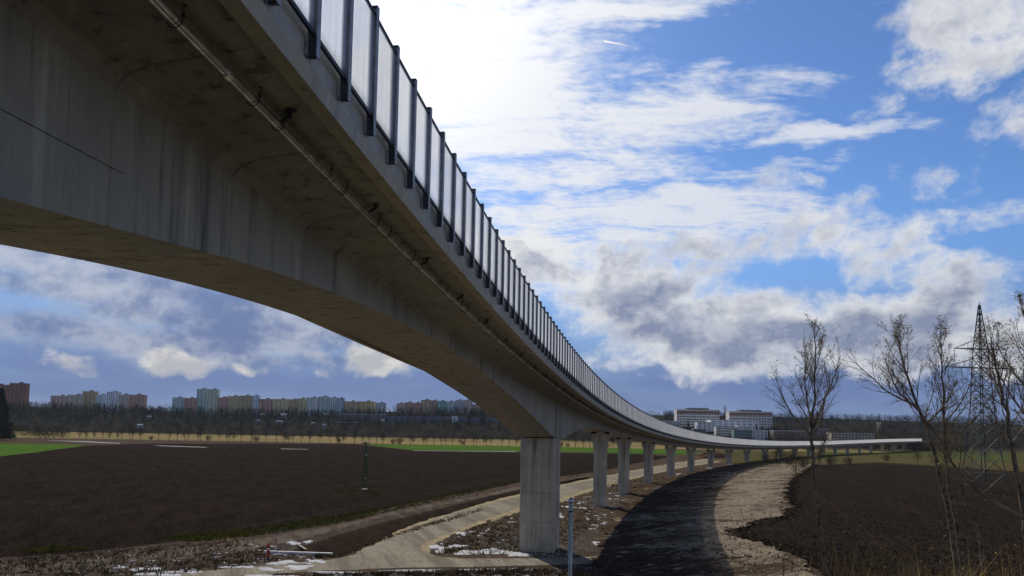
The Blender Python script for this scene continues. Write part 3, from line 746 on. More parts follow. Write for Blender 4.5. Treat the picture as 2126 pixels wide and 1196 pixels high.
#@@PART2
# ------------------------------------------------------------------ bare trees
M_BARK = mat('bark', (.13, .108, .08), .9, var=.4, scale=6, bump=.6, bscale=20)
M_TWIG = mat('twigs', (.19, .15, .105), .9, var=.3, scale=3)
M_BUD = mat('withered_leaves', (.21, .155, .05), .8, var=.35, scale=5)
def wander(rnd, p, d, L, k, bend, up):
    pts = [p.copy()]; d = d.normalized()
    for i in range(k):
        d = (d + Vector((rnd.gauss(0, bend), rnd.gauss(0, bend), rnd.gauss(0, bend) + up))).normalized()
        pts.append(pts[-1] + d * (L / k))
    return pts
def lerp_path(pts, t):
    x = t * (len(pts) - 1); i = min(int(x), len(pts) - 2); return pts[i].lerp(pts[i + 1], x - i), (pts[i + 1] - pts[i]).normalized()
def side_dir(rnd, d, ang):
    a = d.orthogonal().normalized(); a.rotate(Matrix.Rotation(rnd.uniform(0, 2 * math.pi), 3, d)); return d * math.cos(ang) + a * math.sin(ang)
def grow_branch(rnd, b, buds, p, d, L, r, lvl, spec):
    k = (5, 4, 3, 2)[lvl]; pts = wander(rnd, p, d, L, k, (.10, .14, .18, .2)[lvl], (.12, .10, .07, .05)[lvl])
    b.tube(pts, [r * (1 - .72 * i / k) for i in range(k + 1)], (5, 4, 3, 3)[lvl], False)
    if lvl == 3 or lvl >= spec['levels']:
        if buds is not None and rnd.random() < spec['bud']:
            q = pts[-1]; s = rnd.uniform(.012, .03) * spec['bs']; u = Vector((rnd.gauss(0, 1), rnd.gauss(0, 1), rnd.gauss(0, 1))).normalized(); w = u.orthogonal().normalized()
            buds.add([q, q + (u + w * .5) * s, q + u * s * 2, q + (u - w * .5) * s], [(0, 1, 2, 3)])
        return
    n = int(spec['n'][lvl] * (.42 + .58 * min(1, L / spec['L'])) + rnd.random())
    for i in range(n):
        t = rnd.uniform(.18, .98) if lvl else rnd.uniform(.22, .98); q, dd = lerp_path(pts, t)
        grow_branch(rnd, b, buds, q, side_dir(rnd, dd, rnd.uniform(.35, .8)), L * rnd.uniform(.3, .55) * (1.15 - .5 * t), max(spec.get('rm', .0032), r * (1 - .7 * t) * .5), lvl + 1, spec)
def bare_tree(name, path, r0, label, seed, L, t0=.35, n1=26, n=(11, 7, 3), extra=(), group=None, bud=.35, lean=0, cat='tree', crown_top=True):
    rnd = random.Random(seed); base = path[0]
    e = empty(name, base, label, cat, group); pp = [p - base for p in path]
    # resample the trunk smoothly
    pts = []; K = 26
    for i in range(K + 1):
        q, _ = lerp_path(pp, i / K); pts.append(q)
    for _ in range(2): pts = [pts[0]] + [(pts[i - 1] + pts[i] * 2 + pts[i + 1]) / 4 for i in range(1, K)] + [pts[-1]]
    pts = [q + Vector((rnd.gauss(0, .02), rnd.gauss(0, .02), 0)) * (1 if 0 < i < K else 0) for i, q in enumerate(pts)]
    rad = [r0 * (1.25 if i == 0 else 1) * (1 - .93 * (i / K) ** .85) + .004 for i in range(K + 1)]
    MB().tube(pts, rad, 8).build('trunk', M_BARK, e, True)
    spec = dict(levels=3, n=n, L=L, bud=bud, bs=1.6)
    cb, bb = MB(), MB()
    for i in range(n1):
        t = t0 + (1 - t0) * ((i + rnd.random()) / n1) ** .9; q, d = lerp_path(pts, min(t, .985))
        u = (t - t0) / (1 - t0); bl = L * (1.0 - .72 * u) * rnd.uniform(.65, 1.1)
        if u < .08: bl *= .7
        dd = side_dir(rnd, d, rnd.uniform(.45, .85) * (1 - .35 * u)); rr = r0 * (1 - .93 * t ** .85) * rnd.uniform(.3, .48) + .004
        grow_branch(rnd, cb, bb, q, dd, bl, rr, 0, spec)
    for (t, px_dir, bl) in extra:
        q, d = lerp_path(pts, t); grow_branch(rnd, cb, bb, q, Vector(px_dir).normalized(), bl, r0 * (1 - t) * .6 + .01, 0, spec)
    cr = cb.build('crown', M_TWIG, e)
    if bb.v: tagp(bb.build('withered_leaves', M_BUD, cr), kind='stuff')
    return e
def tree_path(px, Y, dY=0.):
    pts = [at_depth(u, v, Y + dY * i / max(1, len(px) - 1)) for i, (u, v) in enumerate(px)]
    d = pts[0]; g = g1(d.x, d.y)
    if d.z > g: pts.insert(0, Vector((d.x + (pts[0].x - pts[1].x) * .3, d.y, g - .25)))
    return pts
bare_tree('bare_tree', tree_path([(1717, 1200), (1700, 1080), (1688, 960), (1685, 900), (1690, 820), (1693, 750), (1689, 682)], 30), .125, 'tall slender bare tree with a rounded crown, standing alone before the pale track', 11, 2.35, .52, 26, (13, 9, 5),
          extra=[(.54, (.6, .2, 1), 3.0), (.57, (.5, -.3, 1.1), 3.2), (.56, (-.75, .2, .85), 2.6), (.60, (-.5, -.4, 1.2), 2.9), (.44, (.6, .2, .9), 1.4)])
bare_tree('bare_tree', tree_path([(1990, 1190), (1975, 1090), (1957, 1010), (1930, 905), (1903, 840), (1882, 775), (1868, 725), (1862, 690)], 27, 1.5), .12, 'bare tree whose trunk leans strongly left, first of the clump on the right', 12, 2.3, .50, 24, (13, 9, 5),
          extra=[(.62, (-1, .3, .35), 3.0), (.60, (-.9, -.3, .6), 2.6), (.55, (1, .2, .5), 2.2)])
bare_tree('bare_tree', tree_path([(2002, 1190), (1985, 1080), (1966, 1000), (1962, 900), (1957, 810), (1955, 740), (1953, 690)], 27.8, .5), .11, 'upright bare tree between the left leaning trunk and the lattice pylon', 13, 2.2, .42, 25, (13, 9, 5),
          extra=[(.6, (1, .3, .7), 2.6), (.55, (1, -.2, .45), 2.3)])
bare_tree('bare_tree', tree_path([(2048, 1205), (2036, 1120), (2024, 1085), (2006, 1052), (1990, 990), (1965, 930), (1930, 880), (1895, 840)], 26, .5), .085, 'thin crooked bare tree bending left across the pylon foot', 14, 1.5, .55, 12, (9, 6, 3))
bare_tree('bare_tree', tree_path([(2142, 1200), (2132, 1120), (2117, 1010), (2100, 920), (2088, 850), (2074, 790), (2062, 730), (2058, 700)], 25, 0), .135, 'bare tree with a thick trunk near the right edge of the view', 15, 2.4, .45, 24, (13, 9, 5),
          extra=[(.30, (-1, .2, .45), 3.4), (.5, (1, .1, .6), 2.6)])
bare_tree('bare_tree', tree_path([(2215, 1200), (2195, 1050), (2175, 900), (2150, 780), (2132, 700), (2124, 640)], 26, 0), .14, 'bare tree cut off by the right edge, only its left branches showing', 16, 2.5, .38, 30, (13, 9, 5), extra=[(.5, (-1, .2, .9), 2.6), (.6, (-1, .2, .7), 2.4)])
bare_tree('sapling', tree_path([(1627, 1210), (1625, 1150), (1624, 1095)], 31, 0), .022, 'small bare sapling left of the lone slender tree', 17, .9, .55, 7, (5, 3, 2), cat='sapling')

# shrubs and weeds on the near bank
def shrub_mesh(seed, H_, nst, spread, n=(5, 3, 2), r=.012, levels=2):
    rnd = random.Random(seed); cb = MB(); bb = MB(); spec = dict(levels=levels, n=n, L=H_, bud=.5, bs=1.3 * H_ / 2)
    for i in range(nst):
        d = Vector((rnd.gauss(0, spread), rnd.gauss(0, spread), 1)); p = Vector((rnd.gauss(0, .12) * H_ / 2, rnd.gauss(0, .12) * H_ / 2, -.1))
        grow_branch(rnd, cb, bb, p, d, H_ * rnd.uniform(.6, 1.05), r * rnd.uniform(.7, 1.2), 0, spec)
    return cb, bb
for k, (u, Y, H_, nst) in enumerate(((1905, 20, 2.9, 14), (1960, 18.5, 2.5, 13), (2015, 20, 3.1, 12), (1850, 19, 2.0, 9), (2085, 19, 2.6, 12))):
    x = (u - CX) / FPX * Y; cb, bb = shrub_mesh(40 + k, H_, nst, .42, (6, 4, 2), .011)
    e = empty('bare_shrub', (x, Y, g1(x, Y)), ('bare many-stemmed shrub left of the leaning tree foot', 'bare shrub right in front of the leaning tree foot', 'tall bare shrub at the foot of the crooked tree', 'low bare shrub, leftmost on the near bank', 'bare shrub nearest the right edge on the near bank')[k], 'shrub', 'bare shrubs on the near bank')
    c_ = cb.build('stems', M_TWIG, e)
    if bb.v: tagp(bb.build('withered_leaves', M_BUD, c_), kind='stuff')
M_STRAW = mat('straw', (.30, .20, .075), .85, var=.3, scale=3)
b = MB(); rnd = random.Random(5)
for i in range(2600):
    Y = rnd.uniform(9.2, 13.5); u = rnd.triangular(1500, 2300, 2126); x = (u - CX) / FPX * Y
    h = rnd.uniform(.45, 1.0) * (1.0 if rnd.random() < .85 else 1.35); z = g1(x, Y); a = rnd.uniform(0, math.pi); w = rnd.uniform(.004, .009)
    dx, dy = math.cos(a) * w, math.sin(a) * w; lx, ly = rnd.gauss(0, .22) * h, rnd.gauss(0, .22) * h
    b.add([(x - dx, Y - dy, z - .03), (x + dx, Y + dy, z - .03), (x + lx * .4 + dx * .7, Y + ly * .4 + dy * .7, z + h * .6), (x + lx * .4 - dx * .7, Y + ly * .4 - dy * .7, z + h * .6), (x + lx, Y + ly, z + h)], [(0, 1, 2, 3), (3, 2, 4)])
tagp(b.build('dry_grass', M_STRAW), 'dry straw coloured grass along the near bank', 'grass', kind='stuff')

# ------------------------------------------------------------------ lattice pylon
M_GALV = mat('weathered_zinc', (.12, .13, .11), .6, .4, var=.25, scale=2)
M_GREENP = mat('green_paint', (.03, .085, .05), .6, .1, var=.2, scale=2)
M_RED = mat('red_paint', (.36, .05, .025), .6, var=.2, scale=5)
M_WHITE = mat('white_paint', (.7, .7, .68), .6, var=.1, scale=5)
M_PORC = mat('brown_porcelain', (.10, .05, .03), .3, var=.1, scale=4)
def lattice(b_leg, b_brace, levels, lw, bw, c=(0, 0)):
    """levels: (z, half width); four legs and crossed bracing on each face"""
    cor = lambda z, w: [Vector((c[0] + sx * w, c[1] + sy * w, z)) for sx, sy in ((-1, -1), (1, -1), (1, 1), (-1, 1))]
    for (z0, w0), (z1, w1) in zip(levels, levels[1:]):
        A, B = cor(z0, w0), cor(z1, w1)
        for j in range(4):
            b_leg[j].bar(A[j], B[j], lw); k = (j + 1) % 4
            b_brace.bar(A[j], B[k], bw); b_brace.bar(A[k], B[j], bw); b_brace.bar(B[j], B[k], bw)
pb_ = unproj(2030, 1020); YP = pb_.y; PX = at_depth(2040, 900, YP).x; ZB = g1(PX, YP)
ztop = at_depth(2036, 634, YP).z - ZB; zl = at_depth(2036, 764, YP).z - ZB; zu = at_depth(2036, 725, YP).z - ZB; zw = at_depth(2036, 856, YP).z - ZB
pyl = empty('lattice_pylon', (PX, YP, ZB), 'tall lattice steel power pylon with two crossarms behind the bare trees', 'pylon', rotz=R(8))
legs = [MB() for _ in range(4)]; br = MB(); m_ = YP / FPX
def w_at(z): return float(np.interp(z, [-1, zw * .45, zw, zl, zu, ztop], [33 * m_, 23 * m_, 15.5 * m_, 11.5 * m_, 9.6 * m_, .15]))
zz = [-.3, zw * .24, zw * .47, zw * .68, zw * .85, zw]; k_ = zw
while k_ < zl - 1: k_ += (zl - zw) / 5; zz.append(k_)
zz += [(zl + zu) / 2, zu]; k_ = zu
while k_ < ztop - 1.2: k_ += (ztop - zu) / 7; zz.append(min(k_, ztop))
lattice(legs, br, [(z, w_at(z)) for z in zz], .22, .10)
for l_ in legs: l_.build('leg', M_GALV, pyl)
tagp(br.build('bracing', M_GALV, pyl), kind='stuff')
MB().tube([(0, 0, ztop - .8), (0, 0, ztop + .9)], [.22, .03], 6).build('peak', M_RED, pyl)
for z, half in ((zl, 82 * m_), (zu, 60 * m_)):
    b = MB(); w0 = w_at(z)
    for sg in (-1, 1):
        tip = Vector((sg * half, 0, z))
        for sy in (-1, 1):
            b.bar((sg * w0, sy * w0, z), tip, .17); b.bar((sg * w0 * .8, sy * w0 * .8, z + 2.6), tip, .10)
            for q in (.3, .6, .85):
                a_ = Vector((sg * w0, sy * w0, z)).lerp(tip, q); c_ = Vector((sg * w0 * .8, sy * w0 * .8, z + 2.6)).lerp(tip, q); b.bar(a_, c_, .07)
        for q in np.linspace(.1, .9, 6):
            a_ = Vector((sg * w0, -w0, z)).lerp(tip, q); c_ = Vector((sg * w0, w0, z)).lerp(tip, min(1, q + .12)); b.bar(a_, c_, .07)
    b.bar((-w0, -w0, z), (w0, -w0, z), .17); b.bar((-w0, w0, z), (w0, w0, z), .17)
    arm = b.build('crossarm', M_GALV, pyl)
    for sg in (-1, 1):
        for q in ((1.0, .55) if z == zl else (1.0,)):
            i_ = MB(); xx = sg * half * q
            i_.tube([(xx, 0, z - .1), (xx, 0, z - 2.3)], .05, 6)
            for kk in range(7): i_.tube([(xx, 0, z - .4 - kk * .25), (xx, 0, z - .48 - kk * .25)], [.13, .05], 7)
            i_.build('insulator', M_PORC, arm)
# earth wire with its warning ball
ball = at_depth(2116, 613.5, YP - 14); pk = Vector((PX, YP, ZB + ztop + .6)); dirw = (ball - pk)
pts = [pk + dirw * t_ - Vector((0, 0, 6.0 * t_ * (1 - t_) * .25)) for t_ in np.linspace(0, 4.2, 24)]
wire = MB().tube(pts, .012, 4).build('earth_wire', M_GALV); wire.location = (0, 0, 0)
tagp(wire, 'thin overhead earth wire running right from the pylon peak', 'wire')
b = MB(); bmq = bmesh.new(); bmesh.ops.create_icosphere(bmq, subdivisions=3, radius=.36)
me = bpy.data.meshes.new('warning_ball'); bmq.to_mesh(me); bmq.free(); me.materials.append(mat('grey_ball', (.28, .27, .27), .5, var=.2, scale=3)); me.polygons.foreach_set('use_smooth', [True] * len(me.polygons))
kk = min(pts, key=lambda q: (q - ball).length)
wb = link('warning_ball', me, None, pk + dirw * 1.0); tagp(wb, 'grey round warning ball hanging on the wire high at right', 'warning ball')
clamp = MB().box((0, 0, 0), (.78, .06, .06)).build('clamp', M_DARKM, wb)

# small green lattice pole in the ploughed field
gp = unproj(757, 1017); hp = at_depth(758, 921, gp.y).z - gp.z
gpole = empty('lattice_pole', gp, 'slim green lattice pole with a short crossarm standing in the ploughed field', 'pole')
legs = [MB() for _ in range(4)]; br = MB(); lattice(legs, br, [(z, .33 - .16 * z / hp) for z in np.linspace(-.2, hp, 12)], .05, .03)
for l_ in legs: l_.build('leg', M_GREENP, gpole)
tagp(br.build('bracing', M_GREENP, gpole), kind='stuff')
b = MB().box((0, 0, hp + .05), (1.75, .16, .14)); b.box((-.12, 0, hp + .25), (.5, .2, .3)); arm = b.build('crossarm', M_DARKM, gpole)
for sg in (-.8, 0.1, .8): MB().tube([(sg, 0, hp + .1), (sg, 0, hp + .42)], [.06, .03], 6).build('insulator', M_PORC, arm)
for q in (.25, .75): MB().box((.2, -.32, hp * q), (.3, .02, .22)).build('plate', M_WHITE, gpole)
MB().box((0, 0, .05), (1.1, 1.1, .35)).build('footing', M_CHAN, gpole)

# steel post in front of the first pier
Yp = 25.0; tp_ = at_depth(1185.5, 1040, Yp); zb = g1(tp_.x, Yp); hh = tp_.z - zb
sp = empty('steel_post', (tp_.x, Yp, zb), 'round galvanised steel post with a flat cap in front of the big pier', 'post')
MB().tube([(0, 0, -.3), (0, 0, hh)], .068, 16).build('shaft', mat('zinc_pipe', (.38, .40, .37), .5, .4, var=.12, scale=8), sp, True)
cp_ = MB().tube([(0, 0, hh - .02), (0, 0, hh + .03), (0, 0, hh + .05)], [.115, .115, .09], 16).build('cap', mat('zinc_cap', (.6, .62, .66), .4, .4, var=.1, scale=6), sp)
MB().tube([(0, 0, hh + .05), (0, 0, hh + .09), (0, 0, hh + .11)], [.055, .05, .02], 12).build('knob', M_DARKM, cp_)
MB().tube([(0, 0, hh - .35), (0, 0, hh - .31)], .078, 16).build('band', M_DARKM, sp)

# markers, headwall, plank
def marker(u, v, h, w, label, thin=False):
    p = unproj(u, v); e = empty('marker_post', p, label, 'marker post')
    if thin: MB().tube([(0, 0, -.2), (0, 0, h)], w, 6).build('rod', M_WHITE, e); MB().tube([(0, 0, h * .55), (0, 0, h)], w * 1.5, 8).build('sleeve', M_RED, e)
    else: MB().tube([(0, 0, -.2), (0, 0, h), (0, 0, h + .05)], [w, w, w * .5], 10).build('shaft', M_RED, e); MB().tube([(0, 0, h * .62), (0, 0, h * .74)], w * 1.06, 10).build('band', M_WHITE, e)
marker(556.5, 1158, 1.35, .15, 'stout red marker post at the end of the white culvert beam')
marker(573, 1146, 1.4, .035, 'thin red and white rod standing behind the white culvert beam', True)
marker(990, 1031, 1.0, .11, 'small red marker post beside the stony track near the pier')
a_, c_ = unproj(549, 1148), unproj(690, 1153)
hw_ = empty('culvert_headwall', (a_ + c_) / 2, 'long white concrete culvert beam lying across the ditch end', 'headwall')
mid = (a_ + c_) / 2; b = MB().bar(a_ - mid + Vector((0, 0, .12)), c_ - mid + Vector((0, 0, .12)), .35, .26); b.build('beam', mat('white_concrete', (.62, .60, .56), .8, var=.1, scale=3, bump=.3), hw_)
q = MB().bar(a_ - mid + Vector((.5, .45, -.45)), c_ - mid + Vector((-.5, .45, -.45)), .3, .9); q.build('wall', M_CHAN, hw_)
a_, c_ = unproj(619, 1133), unproj(635, 1146); mid = (a_ + c_) / 2
pk_ = MB().bar(a_ - mid + Vector((0, 0, .1)), c_ - mid + Vector((0, 0, .3)), .32, .06).build('wooden_plank', mat('grey_wood', (.26, .22, .16), .85, var=.25, scale=4), None, loc=mid)
tagp(pk_, 'weathered plank leaning on the culvert beam', 'plank')

# ------------------------------------------------------------------ loose ground cover: clods, tufts, stones, snow
def inside(poly, x, y):
    c = False; j = len(poly) - 1
    for i in range(len(poly)):
        xi, yi = poly[i][0], poly[i][1]; xj, yj = poly[j][0], poly[j][1]
        if (yi > y) != (yj > y) and x < (xj - xi) * (y - yi) / (yj - yi) + xi: c = not c
        j = i
    return c
def scatter(poly_px, n, seed, power=1.0):
    rnd = random.Random(seed); us = [p[0] for p in poly_px]; vs = [p[1] for p in poly_px]; out = []
    k = 0
    while len(out) < n and k < n * 12:
        k += 1; u = rnd.uniform(min(us), max(us)); v = min(vs) + (max(vs) - min(vs)) * rnd.random() ** power
        if inside(poly_px, u, v): out.append(unproj_fast(u, v))
    return out
def unproj_fast(u, v):
    d = ray(u, v); t = 14.6 / -d.z
    for _ in range(4):
        p = EYE + d * t; t += (p.z - g1(p.x, p.y)) / max(.004, -d.z)
    return EYE + d * t
def rocks(pts, smin, smax, seed, flat=.6):
    rnd = random.Random(seed); b = MB()
    for p in pts:
        s = rnd.uniform(smin, smax); z = g1(p.x, p.y) + float(DZ(p.x, p.y))
        o6 = [(1, 0, 0), (0, 1, 0), (-1, 0, 0), (0, -1, 0), (0, 0, flat), (0, 0, -.4)]
        a = rnd.uniform(0, 6.3); ca, sa = math.cos(a), math.sin(a)
        vs = []
        for (x, y, q) in o6:
            j = rnd.uniform(.6, 1.25) * s; vs.append((p.x + (x * ca - y * sa) * j, p.y + (x * sa + y * ca) * j, z + q * j + s * .15))
        b.add(vs, [(0, 1, 4), (1, 2, 4), (2, 3, 4), (3, 0, 4), (1, 0, 5), (2, 1, 5), (3, 2, 5), (0, 3, 5)])
    return b
def DZ(x, y): return ditch(np.array([x]), np.array([y]))[0]
field_px = [(0, 1000), (1070, 960), (1070, 1000), (900, 1033), (740, 1068), (640, 1088), (430, 1114), (150, 1148), (0, 1156)]
tagp(rocks(scatter(field_px, 11000, 1, .8), .05, .15, 2, .5).build('earth_clods', M_PLOUGH), 'dark ploughed earth clods strewn over the left field', 'clods', kind='stuff')
slope_px = [(1690, 1010), (2126, 1010), (2126, 1196), (1720, 1196), (1640, 1150), (1540, 1118), (1640, 1070)]
tagp(rocks(scatter(slope_px, 6000, 3, .8), .06, .2, 4, .7).build('earth_clods', M_PLOUGH), 'dark ploughed earth clods strewn over the right field', 'clods', kind='stuff')
M_STONE = mat('pale_stones', (.28, .26, .23), .85, var=.3, scale=1.5)
st = scatter([(890, 1125), (1010, 1100), (1075, 1100), (1080, 1145), (960, 1140)], 500, 5) + scatter([(1025, 1105), (1240, 1105), (1260, 1140), (1160, 1160), (1040, 1150)], 1500, 6) + scatter([(560, 1105), (1070, 1012), (1070, 1020), (820, 1072), (600, 1150)], 700, 7) + \
     scatter([(1220, 1035), (1310, 1035), (1310, 1056), (1220, 1056)], 400, 8) + scatter([(1270, 1015), (1340, 1015), (1340, 1030), (1270, 1030)], 250, 9) + scatter([(0, 1160), (560, 1110), (640, 1150), (300, 1196), (0, 1196)], 700, 10) + scatter([(905, 1160), (1240, 1060), (1240, 1196), (905, 1196)], 600, 12)
_rr = random.Random(81)
for s_ in PIERS[1:9]:
    c_ = bp(s_, 5.5, 0)
    for _ in range(170):
        a_ = _rr.uniform(0, 6.3); r_ = 1.6 + abs(_rr.gauss(0, 1.5)) + (1.0 if s_ == 90 else 0); st.append(Vector((c_.x + r_ * math.cos(a_), c_.y + r_ * math.sin(a_), 0)))
tagp(rocks(st, .04, .13, 11, .6).build('scattered_stones', M_STONE), 'pale stones scattered round the piers and along the track', 'stones', kind='stuff')
M_TUFT = mat('yellow_green_grass', (.125, .115, .022), .8, var=.4, scale=.8)
M_TUFTB = mat('brown_grass', (.12, .082, .038), .85, var=.4, scale=.8)
def tufts(pts, smin, smax, seed, n=5):
    rnd = random.Random(seed); b = MB()
    for p in pts:
        z = g1(p.x, p.y) + float(DZ(p.x, p.y))
        for i in range(n):
            h = rnd.uniform(smin, smax); a = rnd.uniform(0, 6.3); w = h * rnd.uniform(.12, .3); ox, oy = rnd.gauss(0, h * .6), rnd.gauss(0, h * .6)
            b.add([(p.x + ox - w * math.cos(a), p.y + oy - w * math.sin(a), z), (p.x + ox + w * math.cos(a), p.y + oy + w * math.sin(a), z), (p.x + ox + rnd.gauss(0, h * .4), p.y + oy + rnd.gauss(0, h * .4), z + h)], [(0, 1, 2)])
    return b
tf = scatter([(330, 1116), (540, 1095), (700, 1070), (860, 1040), (960, 1018), (1072, 996), (1072, 1004), (960, 1030), (860, 1052), (700, 1088), (540, 1112), (400, 1126)], 2300, 21) + scatter([(30, 1140), (150, 1135), (200, 1142), (60, 1150)], 200, 22) + scatter([(690, 1010), (740, 1006), (800, 1016), (790, 1030), (700, 1024)], 260, 23) + scatter([(890, 975), (960, 972), (970, 985), (900, 990)], 40, 24)
tagp(tufts(tf, .12, .34, 25).build('field_margin_grass', M_TUFT), 'yellow green grass growing along the ploughed field margin', 'grass', kind='stuff')
tb = scatter([(890, 1150), (1000, 1085), (1240, 1020), (1240, 1080), (1180, 1130), (1060, 1150), (960, 1152)], 1300, 26) + scatter([(1220, 1010), (1500, 962), (1590, 956), (1500, 985), (1320, 1030)], 900, 27) + scatter([(640, 1160), (760, 1118), (1000, 1055), (1000, 1062), (800, 1120), (700, 1158)], 700, 28) + scatter([(560, 1196), (1100, 1180), (1240, 1196)], 700, 29) + scatter([(0, 1165), (500, 1120), (640, 1160), (350, 1196), (0, 1196)], 1100, 30) + scatter([(1600, 960), (2126, 965), (2126, 1010), (1700, 1000)], 900, 31) + scatter(slope_px, 1200, 32) + scatter([(1985, 1022), (2100, 1020), (2110, 1042), (1980, 1040)], 500, 33)
tagp(tufts(tb, .10, .36, 34).build('withered_grass', M_TUFTB), 'brown withered grass scattered over the bare ground', 'grass', kind='stuff')
def snow(blobs, seed):
    rnd = random.Random(seed); b = MB()
    for (u, v, ru, rv) in blobs:
        n = 18; ph = [rnd.uniform(0, 6.3) for _ in range(4)]; rim = []; mid = []
        c = unproj_fast(u, v)
        for i in range(n):
            th = 2 * math.pi * i / n; k = 1 + .28 * math.sin(2 * th + ph[0]) + .22 * math.sin(3 * th + ph[1]) + .16 * math.sin(5 * th + ph[2]) + rnd.uniform(-.12, .12)
            q = unproj_fast(u + ru * k * math.cos(th), v + rv * k * math.sin(th)); rim.append((q.x, q.y, g1(q.x, q.y) - .02))
            w = c.lerp(q, .72); mid.append((w.x, w.y, g1(w.x, w.y) + .035 + rnd.uniform(0, .025)))
        b.add(rim + mid + [(c.x, c.y, g1(c.x, c.y) + .07)], [(i, (i + 1) % n, n + (i + 1) % n, n + i) for i in range(n)] + [(n + i, n + (i + 1) % n, 2 * n) for i in range(n)])
    return b
sb = [(1395, 1132, 26, 3.5), (1425, 1141, 26, 2.6), (1380, 1124, 16, 2), (1475, 1031, 26, 2), (1450, 1022, 18, 1.6), (1500, 1040, 16, 1.6), (1340, 1076, 18, 1.4), (910, 1139, 17, 8), (948, 1134, 20, 4), (1010, 1146, 55, 6), (1075, 1151, 35, 4), (965, 1145, 12, 3), (960, 1108, 14, 4), (620, 1178, 40, 5), (560, 1183, 28, 4), (500, 1178, 34, 3), (300, 1182, 34, 4), (250, 1177, 22, 3), (380, 1188, 40, 4), (330, 1193, 50, 4), (700, 1189, 70, 2), (860, 1185, 80, 2.2), (1010, 1183, 60, 2), (1090, 1182, 30, 2), (560, 1196, 60, 3), (660, 1166, 18, 4), (590, 1168, 30, 5), (1165, 1072, 9, 3.5), (1240, 1128, 9, 5), (1176, 1052, 10, 2), (640, 1125, 9, 3), (610, 1128, 16, 3)]
rnd = random.Random(44)
for rg, n, ru, rv in (([(120, 1165), (420, 1140), (600, 1110), (640, 1150), (520, 1172), (350, 1196), (100, 1196)], 70, 11, 1.3), ([(560, 1150), (690, 1156), (640, 1172), (500, 1180)], 26, 8, 2), ([(900, 1130), (1010, 1085), (1230, 1022), (1230, 1060), (1160, 1090), (1160, 1130), (1060, 1140)], 46, 9, 1.5), ([(1170, 1040), (1400, 985), (1560, 955), (1400, 1000), (1300, 1040), (1240, 1110)], 55, 9, 1.3), ([(600, 1196), (1140, 1182), (1200, 1196)], 30, 12, 1.2)):
    us = [p[0] for p in rg]; vs = [p[1] for p in rg]; k = 0
    while k < n:
        u, v = rnd.uniform(min(us), max(us)), rnd.uniform(min(vs), max(vs))
        if inside(rg, u, v): sb.append((u, v, ru * rnd.uniform(.15, .9), rv * rnd.uniform(.25, .8))); k += 1
tagp(snow(sb, 45).build('snow_remnants', M_SNOW), 'thin white remnants of old snow on the bare ground', 'snow', kind='stuff')

# spoil heap behind the piers
b = MB(); c0 = unproj(1480, 951); n = 22
def heap(name, c, rx, ry, hz, m, label, seed):
    rnd = random.Random(seed); b = MB(); n = 24; rings = [(1, 0), (.8, .35), (.55, .75), (.25, .97)]
    for k, (rr, zz) in enumerate(rings):
        for i in range(n):
            th = 2 * math.pi * i / n; j = 1 + rnd.uniform(-.15, .15); b.v.append((math.cos(th) * rx * rr * j, math.sin(th) * ry * rr * j, hz * zz * rnd.uniform(.85, 1.15) - (.2 if k == 0 else 0)))
    for k in range(3):
        for i in range(n): a = k * n + i; c2 = k * n + (i + 1) % n; b.f.append((a, c2, c2 + n, a + n))
    b.v.append((0, 0, hz)); b.f += [(3 * n + i, 3 * n + (i + 1) % n, 4 * n) for i in range(n)]
    o = b.build(name, m, None, loc=c); tagp(o, label, 'earth heap')
wk = scatter([(1330, 1020), (1600, 966), (1680, 968), (1630, 1020), (1630, 1060), (1510, 1104), (1690, 1190), (1250, 1196), (1240, 1130)], 3600, 91)
for q_ in wk: q_.z += .2
def mud(pts, seed):
    b = rocks(pts, .05, .2, seed, .45); b.v = [(x, y, z + .2) for x, y, z in b.v]; return b
_bl = P([(1690, 965), (1660, 985), (1640, 1004), (1634, 1030), (1648, 1052), (1620, 1074), (1560, 1090), (1520, 1105), (1545, 1122), (1620, 1142), (1700, 1180)]); _rr = random.Random(93); _ed = []
for a_, c_ in zip(_bl, _bl[1:]):
    for _ in range(int((c_ - a_).length * 9)):
        q_ = a_.lerp(c_, _rr.random()); _ed.append(Vector((q_.x + _rr.gauss(.3, 1.1), q_.y + _rr.gauss(0, 1.1), 0)))
_m = rocks(_ed, .06, .26, 94, .6); _m.v = [(x, y, z + .14) for x, y, z in _m.v]
tagp(_m.build('earth_clods', M_PLOUGH), 'dark clods along the edge between the right field and the worked ground', 'clods', kind='stuff')
tagp(tufts(_ed[::3], .12, .4, 95, 4).build('edge_grass', M_TUFTB), 'withered grass along the edge of the right field', 'grass', kind='stuff')
tagp(mud(wk, 92).build('mud_lumps', mat('mud', (.085, .062, .043), 1, var=.5, scale=.4)), 'lumps of brown mud strewn over the worked ground', 'mud lumps', kind='stuff')
heap('earth_heap', c0, 11, 6, 3.2, mat('red_earth', (.16, .085, .05), .95, var=.3, scale=.6, bump=1, bscale=2), 'heap of reddish brown earth behind the viaduct piers', 3)

